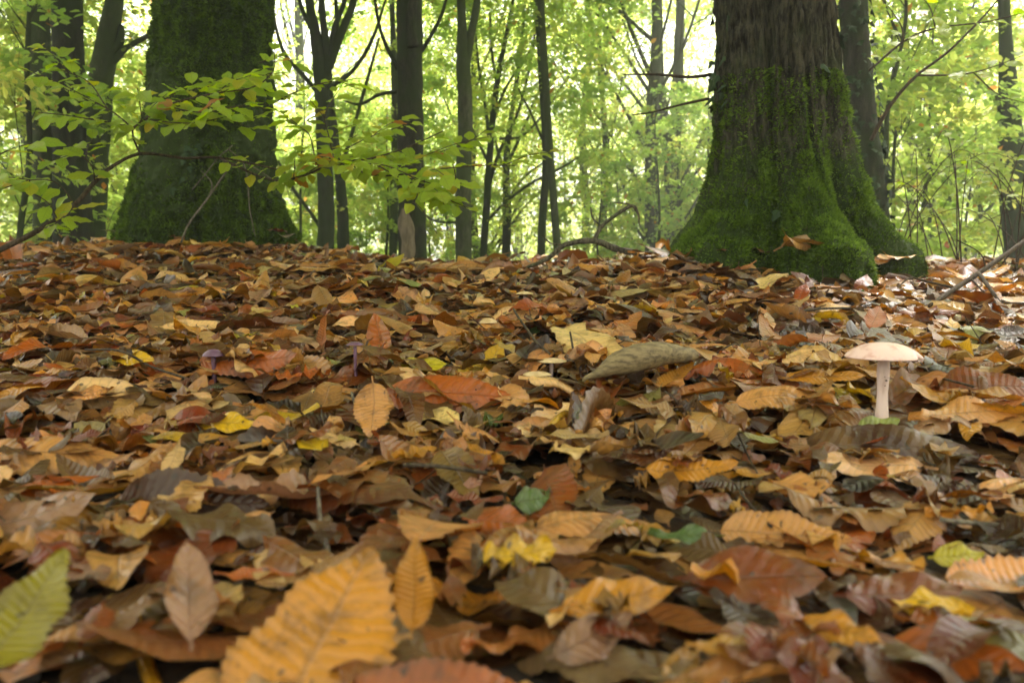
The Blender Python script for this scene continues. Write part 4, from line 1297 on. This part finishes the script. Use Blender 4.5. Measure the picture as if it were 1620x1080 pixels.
T4, o4 = named_tree('beech_tree', 'many-stemmed beech fanning out before the bright sky gap', 9.0, M_BARK_D,
    [[(514, 430, 30), (516, 330, 28), (512, 220, 25), (508, 130, 24), (498, 50, 18), (488, -10, 14), (470, -200, 8)],
     [(509, 135, 16), (528, 85, 15), (545, 40, 13), (562, -10, 12), (600, -200, 7)], [(512, 190, 14), (517, 90, 13), (510, 20, 12), (500, -150, 8)],
     [(544, 430, 24, .5), (541, 320, 20, .5), (530, 220, 15, .5), (520, 120, 12, .4), (528, 50, 10, .3), (548, -10, 8, .3), (560, -120, 5)],
     [(506, 150, 9), (480, 120, 8), (450, 85, 7), (436, 40, 5), (430, 0, 4)], [(514, 370, 8), (490, 335, 6), (465, 300, 6), (440, 255, 4)], [(500, 60, 9), (480, 20, 8), (465, -30, 6)],
     [(530, 85, 9), (533, 40, 8), (530, -20, 6)], [(520, 140, 9), (560, 110, 7), (590, 60, 6), (610, 0, 4)], [(536, 280, 8), (560, 200, 6), (580, 130, 6), (600, 60, 4)]], [(H1, 0, .8, 1.6, .2, 1.1)])
T5, o5 = named_tree('beech_tree', 'dark upright trunk with a pale bark scar near its foot', 6.5, M_IVIED, [[(654, 440, 52), (651, 330, 47), (649, 200, 44), (648, 80, 43), (648, 0, 43), (646, -400, 34), (640, -1000, 18)],
    [(654, 75, 20, -.12), (650, 45, 17, -.14), (652, 10, 16, -.14), (660, -40, 13, -.1)], [(630, 110, 9), (612, 75, 7), (600, 40, 6), (592, -10, 5), (585, -100, 3)], [(628, 145, 7), (600, 150, 6), (570, 165, 5), (545, 160, 3)],
    [(664, 85, 8), (680, 60, 7), (700, 20, 6), (715, -40, 4)]], [(H0, .2, .3, 1.0, 3.3, 1.0)])
# the pale scar: bark gone from the trunk's face
zz = np.linspace(0, 1, 14); n_ = 7
Vs = []
for q in zz:
    c = at(648 + 3 * math.sin(5 * q), 418 - 86 * q, 6.5)
    hw = 0.062 * (math.sin(math.pi * (0.06 + 0.9 * q)) ** 0.5) * (1 + 0.15 * math.sin(11 * q))
    for j in range(n_):
        a = -1 + 2 * j / (n_ - 1)
        Vs.append((c[0] + a * hw - .01, 6.5 - math.sqrt(max(.133 ** 2 - (a * hw * 0.9) ** 2, 0)) - 0.004 + 0.012 * (abs(a) > .9), c[2]))
M_SCAR = simple_mat('bare_wood', (0.21, 0.165, 0.115), (0.12, 0.095, 0.065), 30, 0.8, (0.4, 0.6), 0.004, (1, 1, .3))
obj('bark_scar', mesh('bark_scar', np.array(Vs) - o5, grid_faces(14, n_), M_SCAR), T5)
named_tree('young_beech', 'thin green pole close behind the scarred trunk', 10.5, M_BARK_B, [[(622, 430, 15), (623, 330, 14), (625, 200, 12), (622, 60, 10), (615, -100, 6)]], [(SAPL[0], 0, 0.3, 2.0, .4, 1.0)])
named_tree('beech_tree', 'grey smooth trunk that forks into a Y, right of the scarred trunk', 8.5, M_BARK_B, [[(734, 440, 30), (733, 300, 27), (736, 190, 25), (733, 100, 24), (731, 40, 16), (729, -10, 14), (722, -250, 9)],
    [(736, 110, 18), (744, 60, 15), (754, 10, 13), (762, -60, 11), (785, -260, 7)], [(725, 352, 5), (690, 350, 4), (665, 335, 3)]], [(H1, .1, .6, 1.6, 4.0, 1.0)])
named_tree('beech_tree', 'dark sweeping fan of branches right of the forked trunk', 11.5, M_BARK_D, [[(764, 430, 13), (770, 320, 12), (776, 230, 11), (784, 150, 10), (796, 80, 8), (812, 0, 6), (830, -120, 4)],
    [(772, 300, 7), (790, 240, 6), (815, 190, 5), (835, 120, 5), (848, 40, 4)], [(776, 240, 7), (768, 170, 6), (758, 110, 5), (752, 50, 4)], [(780, 190, 6), (800, 140, 5), (832, 90, 4), (870, 40, 3)],
    [(770, 350, 6), (800, 320, 5), (840, 290, 5), (880, 270, 4), (930, 240, 3)], [(774, 260, 5), (745, 200, 5), (735, 150, 4)], [(786, 140, 5), (778, 80, 5), (775, 20, 4)], [(790, 220, 5), (825, 215, 5), (860, 180, 4), (900, 120, 3)]], [(C0, .2, 1.0, 0.8, 1.0, .8)])
named_tree('beech_tree', 'straight dark trunk with upswept twigs between the fan and the twin poles', 13.0, M_BARK_D, [[(800, 430, 15), (802, 330, 15), (801, 260, 12), (808, 190, 9), (820, 110, 7), (830, 20, 5)],
    [(802, 280, 6), (785, 230, 5), (775, 170, 4)], [(803, 260, 6), (830, 200, 5), (850, 150, 4), (880, 110, 3)], [(801, 320, 5), (830, 280, 4), (870, 250, 3)]], [(C1, .4, 1.2, 0.9, 2.0, .8)])
named_tree('young_beech', 'darker of two thin poles crossing each other in mid picture', 10.0, M_BARK_D, [[(855, 440, 15), (858, 350, 14), (864, 260, 13), (860, 170, 12), (855, 90, 11), (850, 0, 10), (846, -150, 6)], [(862, 230, 5), (840, 180, 4), (820, 140, 3)]], [(SAPL[1], 0, 0.5, 2.2, .4, 1.2)])
named_tree('young_beech', 'paler of two thin poles crossing each other in mid picture', 9.5, M_BARK_B, [[(884, 440, 14), (877, 330, 13), (869, 230, 13), (862, 120, 13), (857, 30, 12), (855, -20, 12), (853, -200, 7)]], [(SAPL[2], 0, 0.5, 2.4, 1.4, 1.2)])
named_tree('young_beech', 'thin dark crooked trunk midway between the twin poles and mossy root tree', 14.0, M_BARK_D, [[(958, 430, 13), (955, 340, 12), (959, 250, 12), (955, 180, 10), (948, 90, 7), (950, 0, 5)], [(957, 240, 5), (975, 180, 4), (985, 120, 3)], [(956, 200, 4), (935, 160, 4), (920, 110, 3)]], [(C2, .3, 1.0, .8, .7, .75)])
named_tree('beech_tree', 'grey-green far trunk forking into two, left of the mossy root tree', 13.0, M_BARK_B, [[(1064, 430, 28), (1064, 330, 27), (1062, 260, 26), (1050, 190, 20), (1042, 110, 18), (1038, 0, 16), (1034, -200, 10)],
    [(1065, 265, 20), (1070, 190, 18), (1073, 100, 17), (1077, 0, 15), (1084, -200, 9)], [(1056, 230, 8), (1020, 175, 6), (970, 110, 5), (920, 50, 4)], [(1062, 255, 6), (1030, 235, 5), (1000, 190, 4), (975, 150, 3)], [(1045, 150, 5), (1010, 100, 4), (985, 30, 3)]], [(H0, .2, 1.0, 2.2, 4.4, 1.2)])
T11, o11 = named_tree('beech_tree', 'dark ivy-clad trunk close behind the mossy root tree', 4.6, M_IVIED, [[(1384, 430, 64), (1374, 300, 55), (1364, 200, 50), (1356, 100, 46), (1350, 0, 44), (1338, -400, 34), (1325, -1100, 16)]], [(H1, 0, .3, 1.4, .9, 1.0)])
named_tree('beech_tree', 'dim dark trunk at the far right edge of the photo', 8.5, M_BARK_D, [[(1614, 430, 44), (1604, 330, 42), (1600, 250, 42), (1596, 170, 34), (1592, 80, 22), (1588, 0, 18), (1580, -300, 10)], [(1592, 180, 10), (1570, 150, 10), (1545, 130, 7)]], [(H0, 0, -.8, 0.2, .9, 1.0)])
named_tree('young_beech', 'thin pale far trunk right of the ivy-clad trunk', 14.0, M_BARK_B, [[(1444, 430, 20), (1440, 300, 17), (1436, 180, 15), (1432, 60, 13), (1430, -60, 10)]], [(C0, 0, .8, .6, 2.9, .9)])
named_tree('young_beech', 'thin dark pole low beside the brown edge trunk', 11.0, M_BARK_D, [[(50, 430, 14), (48, 340, 12), (45, 250, 10), (30, 120, 8), (20, 0, 6)]], [(C1, 0, .6, .3, 1.9, .8)])

# crowns of the two great trees, far above the frame (offset copies added to shade the ground), and bare branches low on them
for root, parts in ((oak, [(0, .2, 0, 0, 1.0), (1.5, -.6, -.3, 4, .9), (-.6, -2.6, -.4, 1, 1.0)]), (btree, [(0, .2, .2, 1, 1.1), (-1.7, -.8, -.4, 5, .9), (1.6, .3, -.2, 3, .75), (.2, -3.6, 0, 2, 0.9)])):
    for k, (dx, dy, dz, rot, s) in enumerate(parts):
        o = obj('crown', (H0, H1)[k % 2], root, (dx, dy, 1.4 + dz)); o.rotation_euler.z = rot; o.scale = (s, s, s)
for root, org, paths in ((oak, np.array([RT[0], RT[1], RZ]), [[(1126, 118, 6), (1090, 122, 5), (1040, 118, 4), (985, 118, 2)], [(1122, 156, 5), (1080, 165, 4), (1030, 178, 3), (1000, 182, 2)]]),):
    for path in paths:
        tb = Tubes(); P = [at(q[0], q[1], 2.8) for q in path]
        tb.add(P, [q[2] * 2.8 / FPX / 2 for q in path], 5, 6, .05)
        obj('branch', tb.mesh('branch', M_TWIG, org), root)

# ivy on the trunks' edges
def ivy_mesh():
    pts = np.array([(0, 0), (-.30, .02), (-.52, .30), (-.25, .42), (-.22, .62), (0, 1.0), (.22, .62), (.25, .42), (.52, .30), (.30, .02)]) * 0.045
    V = np.column_stack([pts[:, 1], pts[:, 0], -0.25 * np.abs(pts[:, 0])])
    V = np.vstack([V, [0.02, 0, 0.001]])
    F = [(10, k, (k + 1) % 10) for k in range(10)]
    return V, np.array(F)
M_IVY = simple_mat('ivy_leaf', (0.014, 0.034, 0.010), (0.026, 0.052, 0.016), 60, 0.75)
ivV, ivF = ivy_mesh()
IVY = mesh('ivy_leaf', ivV, ivF, M_IVY, False)
from mathutils import Matrix
def ivy_on(root, org, spots, rng, s=1.0):
    for (p, out) in spots:
        o = bpy.data.objects.new('ivy_leaf', IVY); COL.objects.link(o); o.parent = root
        n = np.array(out) + rng.normal(0, .45, 3) + np.array([0, -.2, .25]); n /= np.linalg.norm(n)
        x = np.array([rng.normal(0, .5), rng.normal(0, .3), -1.0]) + 0.5 * np.array(out); x -= n * np.dot(x, n); x /= np.linalg.norm(x)
        y = np.cross(n, x); k = s * rng.uniform(.6, 1.2)
        q = np.array(p) - org
        o.matrix_local = Matrix(((x[0] * k, y[0] * k, n[0] * k, q[0]), (x[1] * k, y[1] * k, n[1] * k, q[1]), (x[2] * k, y[2] * k, n[2] * k, q[2]), (0, 0, 0, 1)))
rng = np.random.default_rng(8)
sp = []
def on_grid(G, z, a):
    i = int(np.argmin(np.abs(G[:, 0, 2] - z))); j = int(round((a % (2 * PI)) / (2 * PI) * G.shape[1])) % G.shape[1]
    return G[i, j]
for k in range(26):
    a = PI + rng.normal(.1, .25); sp.append((on_grid(GR, rng.uniform(.62, 1.12), a) + np.array([math.cos(a), math.sin(a), 0]) * .008, (math.cos(a), math.sin(a), 0)))
for k in range(24):
    a = rng.normal(-.1, .22); sp.append((on_grid(GR, rng.uniform(.52, 1.15), a) + np.array([math.cos(a), math.sin(a), 0]) * .008, (math.cos(a), math.sin(a), 0)))
for (px, py) in [(1128, 316), (1300, 92), (1325, 222), (1180, 330)]:
    a = -PI / 2 + (px - 1235) / 150.; z = at(px, py, RT[1] - .25)[2]
    sp.append((on_grid(GR, z, a) + np.array([math.cos(a), math.sin(a), 0]) * .008, (math.cos(a), math.sin(a), 0)))
ivy_on(oak, np.array([RT[0], RT[1], RZ]), sp, rng)
sp = []
for (px, py) in [(330, 240), (330, 252), (341, 230), (343, 262), (328, 280), (310, 296), (347, 235), (352, 228)]:
    a = -PI / 2 + (px - 325) / 180.; z = at(px, py, LT[1] - .33)[2]
    sp.append((on_grid(GL, z, a) + np.array([math.cos(a), math.sin(a), 0]) * .012, (math.cos(a), math.sin(a), 0)))
ivy_on(btree, np.array([LT[0], LT[1], LZ]), sp, rng)
sp = []
for k in range(150):
    py = rng.uniform(-10, 360); fx = np.interp(py, [0, 100, 200, 300, 430], [1350, 1356, 1364, 1374, 1384]); a = rng.uniform(-PI, .2) if k % 3 else rng.normal(-.1, .25)
    rr = np.interp(py, [0, 430], [22, 31]) * 4.6 / FPX
    c = at(fx, py, 4.6); sp.append((c + np.array([math.cos(a), math.sin(a), 0]) * (rr + .012), (math.cos(a), math.sin(a), 0)))
ivy_on(T11, o11, sp, rng, 1.0)

# ------------------------------------------------------------------ the wood beyond: slender trees, each its own
PROTO = []
for k in range(4):
    PROTO.append((limbs_mesh('t', (M_BARK_D, M_BARK_B, M_BARK_D, M_BARK_B)[k], 9.0, (.085, .10, .07, .11)[k], 22, 500 + k, zlo=.9), CROWNS[k % 3]))
SPROTO = [(limbs_mesh('s', M_BARK_D, 3.2, .022, 10, 520 + k, zlo=.2, sway=.06, spread=.32), SAPL[k]) for k in range(3)]
rng = np.random.default_rng(77)
spots = []
GAPS = [('the photo edge and the brown edge trunk', -400, 60), ('the edge trunks and the widest trunk', 60, 320), ('the widest trunk and the many-stemmed beech', 320, 515), ('the many-stemmed beech and the scarred trunk', 515, 650), ('the scarred trunk and the forked trunk', 650, 735),
        ('the forked trunk and the twin poles', 735, 865), ('the twin poles and the far grey fork', 865, 1060), ('the far grey fork and the mossy root tree', 1060, 1230), ('the mossy root tree and the ivy-clad trunk', 1230, 1370), ('the ivy-clad trunk and the dim edge trunk', 1370, 1600), ('the dim edge trunk and the photo edge', 1600, 2100)]
for i in range(44):
    Y = 11 + 27 * (i / 43.0) ** 0.9
    px = -120 + 1860 * ((i * 0.6180339) % 1.0)
    if 450 < px < 610 and Y < 15: px = px + 640
    spots.append((Y, px, i % 4, 'tree'))
for i in range(30):
    Y = 5.6 + 9 * (i / 29.0)
    px = -80 + 1780 * ((i * 0.7548777 + .31) % 1.0)
    if Y < 9.5 and 440 < px < 1100: Y += 5
    spots.append((Y, px, i % 3, 'sapling'))
gapn = {}
for (Y, px, k, what) in sorted(spots):
    x = (px - 810) / FPX * Y
    z = float(terr(x, Y))
    (tm, lm), cm = (PROTO if what == 'tree' else SPROTO)[k]
    root = empty('beech_tree' if what == 'tree' else 'beech_sapling', (x, Y, z))
    a, s = rng.uniform(0, 6.28), rng.uniform(.85, 1.25)
    root.rotation_euler.z = a; root.scale = (s, s, s)
    for nm, me in (('trunk', tm), ('limbs', lm), ('crown', cm)):
        obj(nm, me, root)
    gap = next(g[0] for g in GAPS if g[1] <= px < g[2] or g is GAPS[-1])
    key = (what, gap); gapn[key] = gapn.get(key, 0) + 1
    no = ['nearest', 'second', 'third', 'fourth', 'fifth', 'sixth', 'seventh', 'eighth', 'ninth', 'tenth', 'eleventh', 'twelfth', 'thirteenth', 'fourteenth'][gapn[key] - 1]
    tag(root, f"{no} {'slender leafy beech' if what == 'tree' else 'leafy sapling'} in depth between {gap}", 'tree' if what == 'tree' else 'sapling', 'slender beeches of the wood behind' if what == 'tree' else 'saplings of the undergrowth behind the crest')

# the far wood that reads as one mass
def far_woods():
    q = np.random.default_rng(9)
    N = 62000
    a = q.uniform(-1, 1, N) * 0.86
    rr = q.uniform(42, 62, N)
    X, Y = np.sin(a) * rr, np.cos(a) * rr
    Z = -1.2 + 17 * q.random(N) ** 1.35
    P = np.stack([X, Y, Z], -1)
    g = fbm(P * .22, 3, 4)
    keep = g > -0.18 - 0.2 * (Z < 3) + 0.025 * (Z - 4)
    # unseen leaves added beside and behind the camera to block low sky light
    n2 = 40000
    a2 = np.pi + q.uniform(-1, 1, n2) * 2.05; r2 = 7.5 + 15 * q.random(n2) ** 1.3
    P2 = np.stack([np.sin(a2) * r2, np.cos(a2) * r2, -1 + 12 * q.random(n2) ** 1.2], -1)
    keep = np.concatenate([keep, fbm(P2 * .4, 3, 5) > -0.25])
    P = np.vstack([P, P2])
    P = P[keep]; N = len(P)
    nl = q.normal(0, .7, (N, 3)) + np.array([0, 0, 1.]); nl /= np.linalg.norm(nl, axis=1, keepdims=True)
    x = np.cross(nl, q.normal(size=(N, 3))); x /= np.linalg.norm(x, axis=1, keepdims=True); y = np.cross(nl, x)
    L = q.uniform(.16, .34, N)[:, None]; w = L * .38
    V = np.stack([P - x * L * .5, P - y * w, P + x * L * .5, P + y * w], 1).reshape(-1, 3)
    o = np.arange(N)[:, None] * 4
    f = np.clip(q.normal(.5, .25, N) + 0.25 * fbm(P * .3, 2, 8), 0, 1)[:, None]
    c = np.array((0.24, 0.32, 0.07)) * (1 - f) + np.array((0.48, 0.48, 0.13)) * f
    ob = obj('far_woods', mesh('far_woods', V, np.hstack([o, o + 1, o + 2, o + 3]), M_CANOPY, False, tint=np.repeat(c, 4, 0)))
    tag(ob, 'pale yellow-green far wood behind all trunks, with unseen leaves added behind the camera', 'woods', kind='stuff')
far_woods()

# low tangle of stems and small leaves at the right edge
def thicket(px0, px1, Y0, Y1, n, seed, label, hmax=.55):
    q = np.random.default_rng(seed)
    pts = []
    Yc = .5 * (Y0 + Y1)
    x0, x1 = (px0 - 810) / FPX * Yc, (px1 - 810) / FPX * Yc
    org = np.array([.5 * (x0 + x1), Yc, float(terr(.5 * (x0 + x1), Yc))])
    root = empty('bramble_bush', org); tag(root, label, 'bush')
    tb = Tubes(); twigs = []
    for k in range(n):
        x, y = q.uniform(x0, x1), q.uniform(Y0, Y1)
        z = float(terr(x, y)) - .03
        h = q.uniform(.4, 1) * hmax; a = q.uniform(0, 6.28); l = q.uniform(.3, 1.1) * hmax
        P = [np.array([x, y, z]), np.array([x + .25 * l * math.cos(a), y + .25 * l * math.sin(a), z + .6 * h]), np.array([x + .65 * l * math.cos(a), y + .65 * l * math.sin(a), z + h]), np.array([x + 1.1 * l * math.cos(a), y + 1.1 * l * math.sin(a), z + .75 * h])]
        tb.add(P, [.0032, .0026, .0019, .001], 4, 5, 0, q); twigs.append(P[1:])
    o = obj('stems', tb.mesh('stems', M_TWIG, org), root); o['kind'] = 'stuff'
    spray_leaves(root, org, twigs, .055, .75, q, 150, .5, .25)
thicket(1430, 1640, 3.0, 4.4, 34, 3, 'tangled low bramble with small leaves at the right behind the fallen branch', .62)
thicket(-40, 190, 4.2, 5.2, 12, 5, 'low leafy tangle left of the widest trunk at the crest', .4)

# ------------------------------------------------------------------ thin damp air among the trees
def haze():
    m, nt = new_mat('haze')
    N = NT(nt)
    v = N.n('ShaderNodeVolumePrincipled')
    v.inputs['Color'].default_value = (0.96, 0.97, 0.86, 1)
    v.inputs['Density'].default_value = HAZE
    v.inputs['Anisotropy'].default_value = 0.3
    o_ = N.n('ShaderNodeOutputMaterial')
    N.link(v.outputs[0], o_.inputs['Volume'])
    x0, x1, y0, y1, z0, z1 = -70, 70, -12, 75, -3.2, 15.5
    V = [(x, y, z) for z in (z0, z1) for y in (y0, y1) for x in (x0, x1)]
    F = np.array([(0, 2, 3, 1), (4, 5, 7, 6), (0, 1, 5, 4), (2, 6, 7, 3), (0, 4, 6, 2), (1, 3, 7, 5)])
    o = obj('haze', mesh('haze', V, [F], m, False))
    tag(o, 'thin pale damp air between the far trees', kind='stuff')
HAZE = 0.009
haze()
